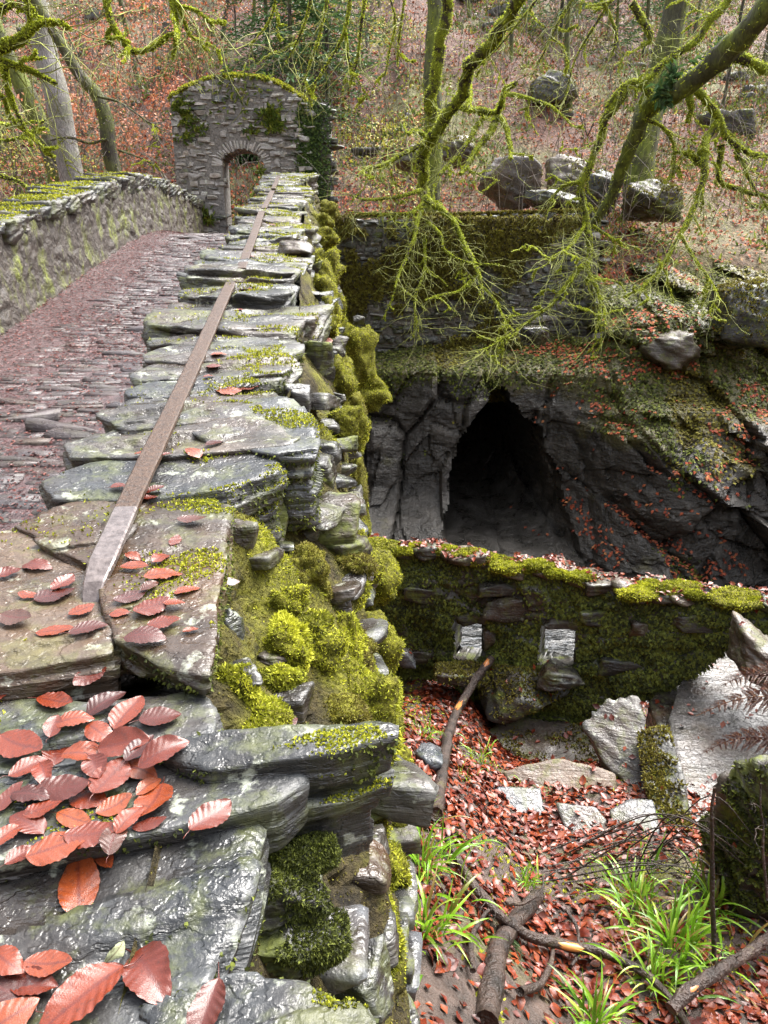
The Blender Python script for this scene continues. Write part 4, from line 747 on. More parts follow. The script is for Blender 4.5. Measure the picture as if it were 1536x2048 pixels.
bl = np.concatenate([bl, [[bl[-1, 0] + 0.3, -3.3], [bl[-1, 0] + 0.6, -4.1]]]); U = np.linspace(0, ln, nu); Tz = np.interp(U, tl[:, 0], tl[:, 1]) - 0.03 + 0.045 * vnoise(np.stack([U * 2.1, 0 * U, 0 * U], 1), 4) + 0.02 * vnoise(np.stack([U * 7, 0 * U, 0 * U], 1), 5); Bz = np.interp(U, bl[:, 0], bl[:, 1]); vv = np.linspace(0, 1, nv)
Zw = Bz[:, None] + (Tz - Bz)[:, None] * vv[None, :]; base = LA[None, :2] + ud[None] * U[:, None]
def side(s, seed):
    P = np.zeros((nu, nv, 3)); P[:, :, :2] = base[:, None]; P[:, :, 2] = Zw; q = P.reshape(-1, 3)
    f1, f2, idr, _ = worley(q * np.array([3.2, 3.2, 5.5]) + seed, seed); dd = 0.09 * fbm(q * 2.4, 4, seed) + 0.07 * (idr[:, 0] - 0.5) - 0.05 * (1 - sstep(0, 0.12, f2 - f1))
    th = 0.12 + dd + (0.04 * np.sin(vv * 3.0))[None].repeat(nu, 0).ravel(); return q + s * nrm * th[:, None]
Fv, Bv = side(1, 71), side(-1, 72)
wins = [[(916, 1230), (968, 1230), (968, 1310), (914, 1308)], [(1090, 1238), (1149, 1244), (1149, 1320), (1090, 1316)]]; hole = np.zeros((nu - 1, nv - 1), bool)
for wq in wins:
    q = np.array([on_wall(*c) for c in wq]); us = [uof(c) for c in q]; u0, u1, z0, z1 = min(us), max(us), q[2:, 2].mean(), q[:2, 2].mean()
    uc = (U[:-1] + U[1:]) / 2; zc = (Zw[:-1, :-1] + Zw[1:, 1:]) / 2; hole |= ((uc > u0) & (uc < u1))[:, None] & (zc > z0) & (zc < z1)
ii, jj = np.nonzero(~hole); q4 = np.stack([ii * nv + jj, (ii + 1) * nv + jj, (ii + 1) * nv + jj + 1, ii * nv + jj + 1], 1); off = nu * nv; Fs = [q4, q4[:, ::-1] + off]
i = np.arange(nu - 1); e = [np.stack([i * nv + nv - 1, (i + 1) * nv + nv - 1, (i + 1) * nv + nv - 1 + off, i * nv + nv - 1 + off], 1), np.stack([(i + 1) * nv, i * nv, i * nv + off, (i + 1) * nv + off], 1)]
pad = np.pad(hole, 1)
for di, dj, a, b in ((-1, 0, (0, 0), (0, 1)), (1, 0, (1, 1), (1, 0)), (0, -1, (1, 0), (0, 0)), (0, 1, (0, 1), (1, 1))):
    hi, hj = np.nonzero(hole & ~pad[1 + di:nu + di, 1 + dj:nv + dj]); va = (hi + a[0]) * nv + hj + a[1]; vb = (hi + b[0]) * nv + hj + b[1]; e.append(np.stack([va, vb, vb + off, va + off], 1))
LW_V = np.concatenate([Fv, Bv]); LW_F = np.concatenate(Fs + e); obj('wall_body', LW_V, LW_F, M['slate_dark'], lw, True)
rng = np.random.default_rng(64)
frontF = q4; P, N = scatter(Fv, frontF, 80000, rng)
pxs = topx(P); g = fbm(P * 2.4, 4, 9); bare = np.exp(-(((pxs[:, 0] - 1030) / 70) ** 2 + ((pxs[:, 1] - 1210) / 34) ** 2)) + 0.8 * np.exp(-(((pxs[:, 0] - 880) / 70) ** 2 + ((pxs[:, 1] - 1180) / 30) ** 2))
wn = ((pxs[:, 0] > 908) & (pxs[:, 0] < 974) & (pxs[:, 1] > 1228) & (pxs[:, 1] < 1312)) | ((pxs[:, 0] > 1084) & (pxs[:, 0] < 1155) & (pxs[:, 1] > 1236) & (pxs[:, 1] < 1322))
k = (rng.random(len(P)) < np.clip(0.75 + 0.8 * g - bare * 1.2, 0.03, 1)) & ~wn; P = P[k]; N = N[k] * 0 + nrm + np.array([0, 0, 0.15])
V, F, A = cards(P, N, rng.uniform(0.025, 0.05, len(P)), rng.uniform(0.015, 0.028, len(P)), rng, 0.9, 0.4, d=np.tile([0, 0, -1.0], (len(P), 1)) + rng.normal(size=P.shape) * 0.7, rnd=np.clip(0.45 + 0.5 * fbm(P * 2, 2, 77) + rng.normal(size=len(P)) * 0.25, 0, 1), lo=True); obj('hanging_moss', V, F, M['moss_dark'], lw, False, A, kind='stuff')
LWTOP = []
for k in range(42):                                         # flat stones and moss cushions along the top
    u = ln * (k + rng.uniform(0.2, 0.8)) / 42; z = float(np.interp(u, U, Tz)); c = np.r_[LA[:2] + ud * u, z + 0.0] + nrm * rng.uniform(-0.06, 0.08); s = rng.uniform(0.10, 0.17)
    V, F = boulder(c, (s, s * 1.1, 0.045), 1900 + k, 8, 6, 16, 0.03, LAM); obj('coping_stone', V, F, M[rng.choice(['slate_brown', 'slate', 'rock_tan'])], lw); LWTOP.append((V, F))
    if rng.random() < 0.85:
        c = np.r_[LA[:2] + ud * (u + rng.uniform(-0.08, 0.08)), z + 0.03] + nrm * rng.uniform(0.02, 0.20); r = rng.uniform(0.04, 0.14); D, F = cubegrid(8); V = D / np.linalg.norm(D, axis=1)[:, None]; V = V * (1 + 0.5 * fbm(V * 1.5 + k, 3, k))[:, None] * np.array([r * 1.5, r, r * 0.5]) + c
        P, N = scatter(V, F, 1200, rng); q = fuzz(P, N + np.array([0, 0, 0.3]), 0.022, 0.007, rng, 2, 1.0, rnd=np.clip(0.62 + 0.6 * fbm(P * 9, 2, 5) + rng.normal(size=len(P)) * 0.15, 0, 1)); b = obj('moss_cushion', V, F, M['moss_body'], lw); obj('shoots', *q[:2], M['moss'], b, False, q[2], kind='stuff')

for k, (px, py, w_, h_) in enumerate([(1030, 1205, 62, 26), (1010, 1165, 44, 14), (880, 1178, 60, 18), (820, 1165, 36, 14), (940, 1222, 34, 12), (1118, 1234, 36, 12), (986, 1262, 12, 30), (1200, 1220, 40, 16), (800, 1240, 30, 16), (1290, 1250, 36, 18), (1250, 1320, 44, 20), (1080, 1330, 40, 16), (850, 1300, 40, 18), (1380, 1230, 40, 16)]):
    c = on_wall(px, py) + nrm * 0.12; s_ = np.linalg.norm(c) / FPX; V, F = boulder(c, (w_ * s_, 0.07, h_ * s_), 2600 + k, 10, 7, 50, 0.03, np.array([0, 0.1, 1.0])); obj('wall_stone', V, F, M['slate_brown' if k % 3 == 0 else 'slate_dark'], lw)
# ================================================================ things lying in the ravine
from mathutils.bvhtree import BVHTree
SURF = [(BANK_V, BANK_F)]                                   # what leaves and sticks can lie on
def bvh(parts):
    V, F, _ = join([(v, tri(f)) for v, f in parts]); return BVHTree.FromPolygons([tuple(map(float, v)) for v in V], [tuple(map(int, f)) for f in F])
def see(tree, px, py):
    h = tree.ray_cast(Vector((0, 0, 0)), Vector(ray(px, py)).normalized()); return (np.array(h[0]), np.array(h[1])) if h[0] is not None else (None, None)
def under(tree, x, y, z=5.0):
    h = tree.ray_cast(Vector((x, y, z)), Vector((0, 0, -1))); return (np.array(h[0]), np.array(h[1])) if h[0] is not None else (None, None)
bank_tree = bvh(SURF)
def stone_at(px, py, w_, h_, dep, mat, seed, label, tilt=0.0, roll=0.0, lam=LAM, n=22, sink=0.3, k=8, Y=None, name='boulder', amp=0.025, group=None, p=50):
    c = see(bank_tree, px, py + h_ * 0.6)[0] if Y is None else pt(px, py, Y)
    if c is None: c = pt(px, py, 5.9)
    s = np.linalg.norm(c) / FPX; c = c + np.array([0, dep * 0.5, h_ * s * sink])
    V, F = boulder((0, 0, 0), (w_ * s, dep, h_ * s), seed, n, k, p, amp, lam)
    if tilt: V = rotx(V, 0, (1, 0, 0), tilt)
    if roll: V = rotx(V, 0, (0, 1, 0), roll)
    V = V + c; o = obj(name, V, F, M[mat], None, True, label=label, cat='rock', group=group); SURF.append((V, F)); return o, V, F
def slab3(pxs, nrm, th, mat, seed, label, cpx=None, lift=0.0, n=24, amp=0.012, lam=None, Y=None):
    """a tilted slab: outline seen at pixels on a plane through the ground under cpx"""
    cpx = cpx or tuple(np.mean(pxs, 0)); h_ = see(bank_tree, *cpx)[0] if not Y else pt(*cpx, Y); c = (pt(*cpx, 5.6) if h_ is None else h_) + np.array([0, 0, lift]); nv_ = np.asarray(nrm, float); nv_ = nv_ / np.linalg.norm(nv_)
    P = np.array([ray(*q) * (c @ nv_) / (ray(*q) @ nv_) for q in pxs]); m_ = P.mean(0); e1 = P[1] - P[0]; e1 = e1 - nv_ * (e1 @ nv_); e1 = e1 / np.linalg.norm(e1); e2 = np.cross(nv_, e1); Q = np.stack([(P - m_) @ e1, (P - m_) @ e2], 1)
    e = np.roll(Q, -1, 0) - Q; nx = np.stack([e[:, 1], -e[:, 0]], 1); nx = nx / np.linalg.norm(nx, axis=1)[:, None]; hh = (Q * nx).sum(1); nx[hh < 0] *= -1; hh = np.abs(hh)
    N = np.concatenate([np.c_[nx, np.zeros(len(nx)) - 0.1], [[0, 0, 1.0], [0, 0, -1.0]]]); V, F = hull(n, np.r_[np.abs(Q).max(0), th / 2], N, np.r_[hh, th / 2, th / 2], 60)
    V = slatey(V, F, seed, amp, np.array([0.1, 0.1, 1.0]) if lam is None else lam, 16, 3.5); V = m_ - nv_ * th / 2 + np.outer(V[:, 0], e1) + np.outer(V[:, 1], e2) + np.outer(V[:, 2], nv_)
    o = obj('boulder', V, F, M[mat], None, True, label=label, cat='rock'); SURF.append((V, F)); return o, V, F
mossy = []
o, V, F = slab3([(1340, 1430), (1395, 1320), (1600, 1270), (1640, 1830), (1420, 1790), (1372, 1620)], (0.02, -0.10, 1), 0.5, 'rock_pale', 6, 'large pale wet slab strewn with pink leaves at the ravine edge', (1440, 1560), 0.06, 34, 0.014)
o, V, F = slab3([(975, 1470), (1030, 1435), (1160, 1450), (1215, 1510), (1200, 1560), (1010, 1560)], (-0.1, -0.25, 1), 0.30, 'rock_tan', 3, 'tan boulder with a moss cap in front of the low wall', (1090, 1520), 0.10, 24, 0.03); mossy.append((o, V, F, 2600))
slab3([(1010, 1545), (1130, 1520), (1225, 1550), (1230, 1585), (1080, 1600), (1030, 1580)], (-0.05, -0.6, 1), 0.2, 'rock_tan', 23, 'flat tan slab with fine cracks below the mossy tan boulder', None, 0.04)
slab3([(1155, 1460), (1215, 1405), (1285, 1390), (1300, 1500), (1325, 1610), (1250, 1590), (1210, 1520)], (-0.25, -0.75, 1), 0.22, 'slate_near', 4, 'steep dark grey striated slab wedged under the low wall', (1260, 1560), 0.05, 28, 0.014, np.array([1.0, 0.15, 0.3]))
o, V, F = slab3([(1285, 1480), (1330, 1455), (1365, 1560), (1385, 1690), (1345, 1690), (1300, 1580)], (-0.35, -0.3, 1), 0.34, 'slate_dark', 5, 'narrow ridge of rock thick with green moss beside the pale slab', (1340, 1600), 0.16, 24, 0.03); mossy.append((o, V, F, 4200))
slab3([(1300, 1400), (1390, 1330), (1500, 1320), (1510, 1370), (1400, 1430), (1320, 1450)], (0.05, -0.1, 1), 0.3, 'slate_brown', 16, 'brown leaf-covered rock step below the end of the low wall', (1400, 1390), 0.10)
for k, (q, nn_, lb) in enumerate([([(962, 1590), (985, 1572), (1080, 1576), (1092, 1640), (1060, 1662), (990, 1632)], (0.05, -0.42, 1), 'widest of three blue-grey slabs at the foot of the tan boulder'), ([(1116, 1608), (1190, 1616), (1208, 1640), (1196, 1690), (1140, 1684)], (-0.05, -0.45, 1), 'smallest, middle one of three blue-grey slabs with red leaves'),
        ([(1222, 1622), (1262, 1600), (1304, 1602), (1318, 1660), (1284, 1716), (1236, 1690)], (-0.08, -0.40, 1), 'blue-grey slab standing between the middle slab and mossy ridge')]): slab3(q, nn_, 0.14, 'slate_grey', 7 + k, lb, None, 0.03, 20, 0.007)
o, V, F = stone_at(1545, 1345, 46, 44, 0.25, 'rock_tan', 10, 'pale grey boulder leaning on the end of the low wall', 0, 0.1, Y=4.7, sink=0, amp=0.04)
o, V, F = stone_at(1545, 1770, 85, 165, 0.26, 'slate_dark', 11, 'tall dark mossy rock rising at the ravine edge behind the bare sticks', 0, 0.15, Y=3.0, amp=0.05); mossy.append((o, V, F, 9000))
stone_at(810, 1325, 22, 16, 0.12, 'slate_grey', 12, 'small blue-grey stone at the left foot of the low wall', n=10)
o, V, F = stone_at(930, 1362, 58, 14, 0.2, 'slate_dark', 13, 'flat mossy stone under the first wall opening', n=12, Y=5.75); mossy.append((o, V, F, 900))
o, V, F = stone_at(1050, 1410, 80, 40, 0.3, 'slate_dark', 14, 'mossy block under the pier between the two wall openings', n=14, Y=5.6); mossy.append((o, V, F, 1500))
o, V, F = stone_at(1125, 1365, 48, 14, 0.2, 'slate', 15, 'grey sill stone below the second wall opening', n=12, Y=5.55)
stone_at(860, 1525, 26, 18, 0.12, 'slate_grey', 17, 'small grey stone half hidden among leaves left of the long stick', n=9)
rng = np.random.default_rng(70)
for o, V, F, n in mossy:
    P, N = scatter(V, F, n * 2, rng, lambda P, N: sstep(-0.1, 0.4, N[:, 2]) * sstep(-0.3, 0.05, fbm(P * 3, 3, 14)))
    q = fuzz(P, N, 0.030, 0.010, rng, 3, 1.0, sag=0.1); obj('moss', *q[:2], M['moss_dark' if 'dark mossy' in o['label'] else 'moss_brown'], o, False, q[2], kind='stuff')
ground_tree = bvh(SURF)

# ---- fallen sticks
def stick(pxs, w0, w1, label, name='fallen_branch', lift=0.02, k=8, peel=(), mat='stick', Ys=None, lump=0.25, side=0, seed=0, cat='branch', n=34):
    P = []
    for i, (x, y) in enumerate(pxs):
        if Ys is not None: P.append(pt(x, y, Ys[i])); continue
        h = see(ground_tree, x, y)[0]; h = pt(x, y, 5.9) if h is None else h; P.append(h + np.array([0, 0, lift]))
    P = spline(P, n); d = np.linalg.norm(P, axis=1).mean() / FPX / 2; P = P + 0.008 * np.stack([vnoise(P * 9 + 3 * i, i) for i in range(3)], 1)
    r = np.linspace(w0, w1, n) * d; V, F = tube(P, r, k, seed, lump, 14); o = obj(name, V, F, M[mat], None, True, label=label, cat=cat)
    for a, b in peel:
        i, j = int(a * n), max(int(b * n), int(a * n) + 4); V, F = tube(P[i:j] + np.array([-0.3, -0.6, 0.5]) * r[i:j, None] * 0.55, r[i:j] * np.sin(np.linspace(0.25, np.pi - 0.25, j - i)) * 0.75, 7, 3, 0.3, 20); obj('bare_wood', V, F, M['peel'], o)
    if side:
        rr = np.random.default_rng(seed); tw = twigs(P, side, 0.22, rr, 0.1, 0.0035, 0.3); V, F, _ = join([tube(p, q, 4) for p, q in tw]); obj('twigs', V, F, M['stick'], o, kind='stuff')
    return o
stick([(982, 1326), (950, 1370), (915, 1430), (893, 1500), (880, 1580), (872, 1645)], 20, 19, 'long stick with orange bare patches leaning against the low wall', lift=0.05, peel=((0.0, 0.16), (0.3, 0.5)), seed=1, side=3)
stick([(892, 1700), (920, 1750), (960, 1810), (1000, 1860), (1060, 1895), (1130, 1915), (1200, 1925)], 15, 20, 'dark fallen branch crossing the log among red leaves', lift=0.07, peel=((0.72, 0.98),), seed=2, side=6)
stick([(1200, 1925), (1260, 1955), (1310, 1985), (1350, 2040), (1380, 2090)], 15, 12, 'knotty thin branch running from the grass to the bottom corner', lift=0.06, seed=3, side=8)
stick([(1075, 1800), (1035, 1850), (1000, 1900), (985, 1960), (975, 2060)], 30, 38, 'thick dark mossy log lying on the leaf bed', lift=0.03, k=12, seed=4, name='log', cat='log')
stick([(1330, 2075), (1410, 2015), (1480, 1965), (1560, 1900)], 22, 18, 'reddish-brown branch with a splintered orange end in the bottom corner', lift=0.16, seed=5, peel=((0.12, 0.32),), side=5)
stick([(1432, 2010), (1428, 1880), (1424, 1700), (1425, 1572)], 11, 5, 'thin bare stick standing upright out of the grass', Ys=[2.55, 2.6, 2.66, 2.7], seed=6, cat='stick', name='upright_stick', side=2, peel=((0.0, 0.3),))
stick([(1536, 1800), (1527, 1700), (1521, 1570)], 6, 3, 'thin bare twig standing in front of the dark mossy rock', Ys=[2.5, 2.55, 2.6], seed=7, cat='stick', name='upright_stick', side=2)
stick([(945, 1960), (940, 1900), (965, 1850), (985, 1830)], 10, 7, 'short curved stick beside the log', seed=8, lift=0.05)
stick([(1040, 2010), (1085, 1980), (1105, 1930), (1112, 1880)], 14, 6, 'grey curved stick leaning on the leaf bed right of the log', seed=9, lift=0.06)
stick([(1130, 1835), (1150, 1870), (1152, 1920), (1140, 1950)], 7, 5, 'small hooked twig on the leaves below the woodrush', seed=10, lift=0.05)
stick([(1010, 1850), (1050, 1845), (1080, 1815), (1085, 1780)], 6, 4, 'thin bent twig curling over the log', seed=11, lift=0.12)
rng = np.random.default_rng(12); tw = []                    # heap of fine brushwood behind the grass
for k in range(34):
    a, b = (rng.uniform(1060, 1330), rng.uniform(1690, 1780)), (rng.uniform(1340, 1520), rng.uniform(1700, 1790)); A_, B_ = see(ground_tree, *a)[0], see(ground_tree, *b)[0]
    if A_ is None or B_ is None: continue
    m_ = (A_ + B_) / 2 + rng.normal(size=3) * 0.05; m_[2] = max(A_[2], B_[2]) + rng.uniform(0.03, 0.22); tw.append(tube(spline([A_ + [0, 0, 0.03], m_, B_ + [0, 0, 0.08]], 14), np.linspace(0.005, 0.0022, 14), 4))
V, F, _ = join(tw); obj('brushwood', V, F, M['stick'], None, label='tangle of fine dark brushwood between the slabs and the woodrush', cat='brushwood', kind='stuff')

# ---- woodrush tufts: each blade a part
def blade_mesh(seed):
    r = np.random.default_rng(seed); n = 9; t = np.linspace(0, 1, n); bend = r.uniform(0.5, 1.5); x = np.cumsum(np.cos(R(86) - bend * t * 1.45)) / n; z = np.cumsum(np.sin(R(86) - bend * t * 1.45)) / n; w_ = 0.024 * np.clip(np.sin(np.pi * (0.12 + 0.88 * t) ** 0.8), 0.02, 1)
    tw = t * r.normal() * 0.6; L_ = np.stack([x, w_ * np.cos(tw), z + w_ * np.sin(tw) + w_ * 0.35], 1); R_ = np.stack([x, -w_ * np.cos(tw), z - w_ * np.sin(tw) + w_ * 0.35], 1); C_ = np.stack([x, 0 * x, z], 1)
    return mesh('blade', np.stack([L_, C_, R_], 1).reshape(-1, 3), grid(n, 3), True)
BL = [blade_mesh(s) for s in range(12)]
for b in BL: b.materials.append(M['rush'])
def tuft(px, py, n, L, label, spread=0.05, seed=0):
    c, nn = see(ground_tree, px, py)
    if c is None: return
    rng = np.random.default_rng(seed); root = empty('woodrush', c, label=label, cat='plant', group='woodrush tufts on the ravine floor')
    for k in range(int(n * 1.25)):
        a = rng.uniform(0, 2 * np.pi); r_ = abs(rng.normal()) * spread; l = 0.88 * L * rng.uniform(0.4, 1.0)
        p = c + np.array([math.cos(a) * r_, math.sin(a) * r_, -0.01]); inst('blade', BL[rng.integers(12)], p, (rng.normal() * 0.25, rng.normal() * 0.35 + 0.05, a + rng.normal() * 0.7), (l, l * rng.uniform(0.8, 1.15), l), root)
for q in [(1345, 1905, 90, 0.44, 'largest woodrush tuft, bright green, beside the upright stick', 0.12, 1), (1275, 1815, 60, 0.40, 'tall woodrush tuft right in front of the brushwood tangle', 0.10, 2), (1420, 1815, 46, 0.40, 'woodrush tuft hard against the tall dark mossy rock', 0.09, 3),
          (840, 1735, 80, 0.34, 'broad woodrush tuft against the bridge foot where the branch starts', 0.11, 4), (800, 1660, 36, 0.30, 'woodrush tuft squeezed against the parapet below the projecting slab', 0.07, 5), (845, 1870, 60, 0.34, 'woodrush tuft left of the log near the bridge foot', 0.08, 6),
          (1052, 1775, 34, 0.22, 'small round woodrush tuft at the upper end of the log', 0.05, 7), (845, 1475, 34, 0.22, 'small woodrush tuft left of the long leaning stick', 0.05, 8), (960, 1520, 26, 0.22, 'thin woodrush tuft right of the long leaning stick', 0.09, 9), (1185, 2060, 34, 0.36, 'woodrush tuft cut off by the bottom edge', 0.06, 10),
          (1280, 1690, 16, 0.16, 'tiny woodrush sprig at the foot of the blue-grey slabs', 0.03, 11), (1330, 1640, 14, 0.14, 'tiny woodrush sprig on the side of the mossy ridge', 0.03, 12), (800, 1590, 20, 0.2, 'thin woodrush sprig close to the projecting slab', 0.05, 13), (1310, 1965, 50, 0.32, 'low woodrush tuft over the knotty thin branch', 0.10, 14), (930, 1560, 14, 0.16, 'tiny woodrush sprig at the lower end of the leaning stick', 0.04, 15)]: tuft(*q)

# ---- dead bracken fronds reaching in
def frond(pts, Ys, width, label, npin, seed, mat='bracken', name='bracken_frond', droop=0.5):
    rng = np.random.default_rng(seed); P = spline([pt(x, y, Y) for (x, y), Y in zip(pts, Ys)], 40); d = np.linalg.norm(P, axis=1).mean() / FPX
    V, F = tube(P, np.linspace(0.0045, 0.001, 40), 5); root = obj(name, V, F, M[mat], None, label=label, cat='fern')
    for k in range(npin):
        t = (k + 0.6) / npin; i = int(t * 38); tg = P[i + 1] - P[i]; tg = tg / np.linalg.norm(tg); L = width * d * (1 - t) ** 0.75 * rng.uniform(0.85, 1.1) + 0.008
        for s in (-1, 1):
            up = np.array([0, -0.5, 1.0]) * s; dr = up - tg * (up @ tg); dr = dr / np.linalg.norm(dr) + tg * 0.45; dr = dr / np.linalg.norm(dr)
            m_ = max(5, int(L / 0.006)); u = np.linspace(0.06, 1, m_); Q = P[i] + dr * (u * L)[:, None] + np.array([0, 0, -droop * 0.25]) * (u ** 2 * L)[:, None]; sd = np.cross(dr, [0.2, -1, 0.3]); sd = sd / np.linalg.norm(sd)
            base = np.concatenate([Q, Q]); dd = np.concatenate([sd + dr * 0.4 + rng.normal(size=(m_, 3)) * 0.1, -sd + dr * 0.4 + rng.normal(size=(m_, 3)) * 0.1]); l = np.tile(L * 0.19 * (1.05 - u) + 0.004, 2)
            V, F, A = cards(base, np.tile([0.1, -0.9, 0.45], (len(base), 1)), l, l * 0.42, rng, 0.1, 0.2, d=dd); tv, tf = tube(Q[:: max(1, m_ // 6)], 0.0009, 3, cap=False); V2, F2, _ = join([(V, F), (tv, tf)]); obj('pinna', V2, F2, M[mat], root, False, {'rnd': np.r_[A['rnd'], np.zeros(len(tv))]})
frond([(1640, 1345), (1560, 1345), (1490, 1352), (1440, 1372)], [3.0, 3.05, 3.1, 3.15], 62, 'uppermost yellow-brown bracken frond at the ravine edge', 13, 1)
frond([(1640, 1395), (1560, 1392), (1470, 1400), (1392, 1432)], [2.9, 2.95, 3.0, 3.05], 72, 'middle dark red-brown bracken frond over the pale slab', 15, 2)
frond([(1640, 1470), (1560, 1475), (1470, 1478), (1398, 1510)], [2.8, 2.85, 2.9, 2.95], 70, 'lowest dark red-brown bracken frond over the pale slab', 15, 3)
frond([(1360, 1790), (1390, 1790), (1420, 1785)], [3.2, 3.2, 3.2], 22, 'small pale green fern frond in the woodrush by the dark rock', 9, 4, 'leaf_green', 'fern_frond')
frond([(1000, 1862), (1020, 1890), (1040, 1925), (1050, 1945)], [2.62, 2.60, 2.56, 2.54], 45, 'sprig of dark green fern draped over the log', 12, 5, 'needle', 'fern_frond')

# ---- beech leaves
def leaf_mesh(seed, nu=34, nv=13):
    r = np.random.default_rng(seed); u = np.linspace(0, 1, nu); v = np.linspace(-1, 1, nv); Ug, Vg = np.meshgrid(u, v, indexing='ij')
    asp = r.uniform(0.26, 0.34); w_ = asp * (1 - 0.12 * np.clip(vnoise(np.stack([Ug.ravel() * 3, Vg.ravel(), 0 * Ug.ravel() + seed], 1), seed).reshape(Ug.shape), 0, 1)) * np.sin(np.pi * np.clip(Ug, 0.002, 0.999) ** 0.85) ** 0.75 * (1 + 0.05 * np.abs(np.sin(Ug * 9 * np.pi)) * (np.abs(Vg) > 0.9)); nvn = 8
    ph = Ug * nvn - np.abs(Vg) * 1.4; tri_ = np.abs((ph % 1) - 0.5) * 2
    cup, curl, tw = r.uniform(-0.25, 0.5), r.uniform(-0.7, 0.45), r.normal() * 0.35
    z = r.uniform(0.022, 0.045) * tri_ * np.abs(Vg) * np.clip(np.sin(np.pi * Ug) * 1.4, 0, 1) + cup * w_ * np.abs(Vg) ** 1.6 * 0.9 + curl * (Ug - 0.4) ** 2 + tw * Vg * w_ * (Ug - 0.3) + 0.022 * np.sin(Ug * 16 + Vg * 3 + seed) * np.abs(Vg) ** 2
    V = np.stack([Ug - 0.5, w_ * Vg + 0.05 * np.sin(Ug * 3 + seed) * 1, z], -1).reshape(-1, 3); vein = np.clip(1 - np.abs(Vg) * 9, 0, 1) * 0.9 + np.where(tri_ < 0.16, 0.35, 0) * (np.abs(Vg) < 0.95)
    V[:, 2] -= V[:, 2].min() * 0.6
    sv, sf = tube(np.array([[-0.5, 0.05 * math.sin(seed), 0.01], [-0.6, 0.02, 0.03], [-0.72, -0.02, 0.03]]), [0.013, 0.010, 0.008], 4); sv[:, 1] += 0
    Vv, Ff, _ = join([(V, tri(grid(nu, nv))), (sv, sf)]); me = mesh('leaf', Vv, Ff, True, {'vein': np.r_[vein.ravel(), np.ones(len(sv))], 'rnd': np.zeros(len(Vv))}); return me
LEAF = [leaf_mesh(s) for s in range(24)]; LEAF_LO = [leaf_mesh(40 + s, 11, 5) for s in range(8)]
for me in LEAF: me.materials.append(M['leaf'])
for me in LEAF_LO: me.materials.append(M['leaf_floor'])
PALE = leaf_mesh(77); PALE.materials.append(M['lichen_leaf'])
def orient(N, a, rng, j=0.15):
    N = Vector((N + rng.normal(size=3) * j).tolist()).normalized(); q = N.to_track_quat('Z', 'Y'); return (q.to_matrix() @ __import__('mathutils').Matrix.Rotation(a, 3, 'Z')).to_euler()
near_tree = bvh(NEARV + [(FACE_V, FACE_F)])
rng = np.random.default_rng(15)
A1, A2, A3, A4 = 'leaves piled on the nearest slabs', 'leaves round the shiny strap end', 'leaves beside the strap farther up', 'leaves caught on the outer face'
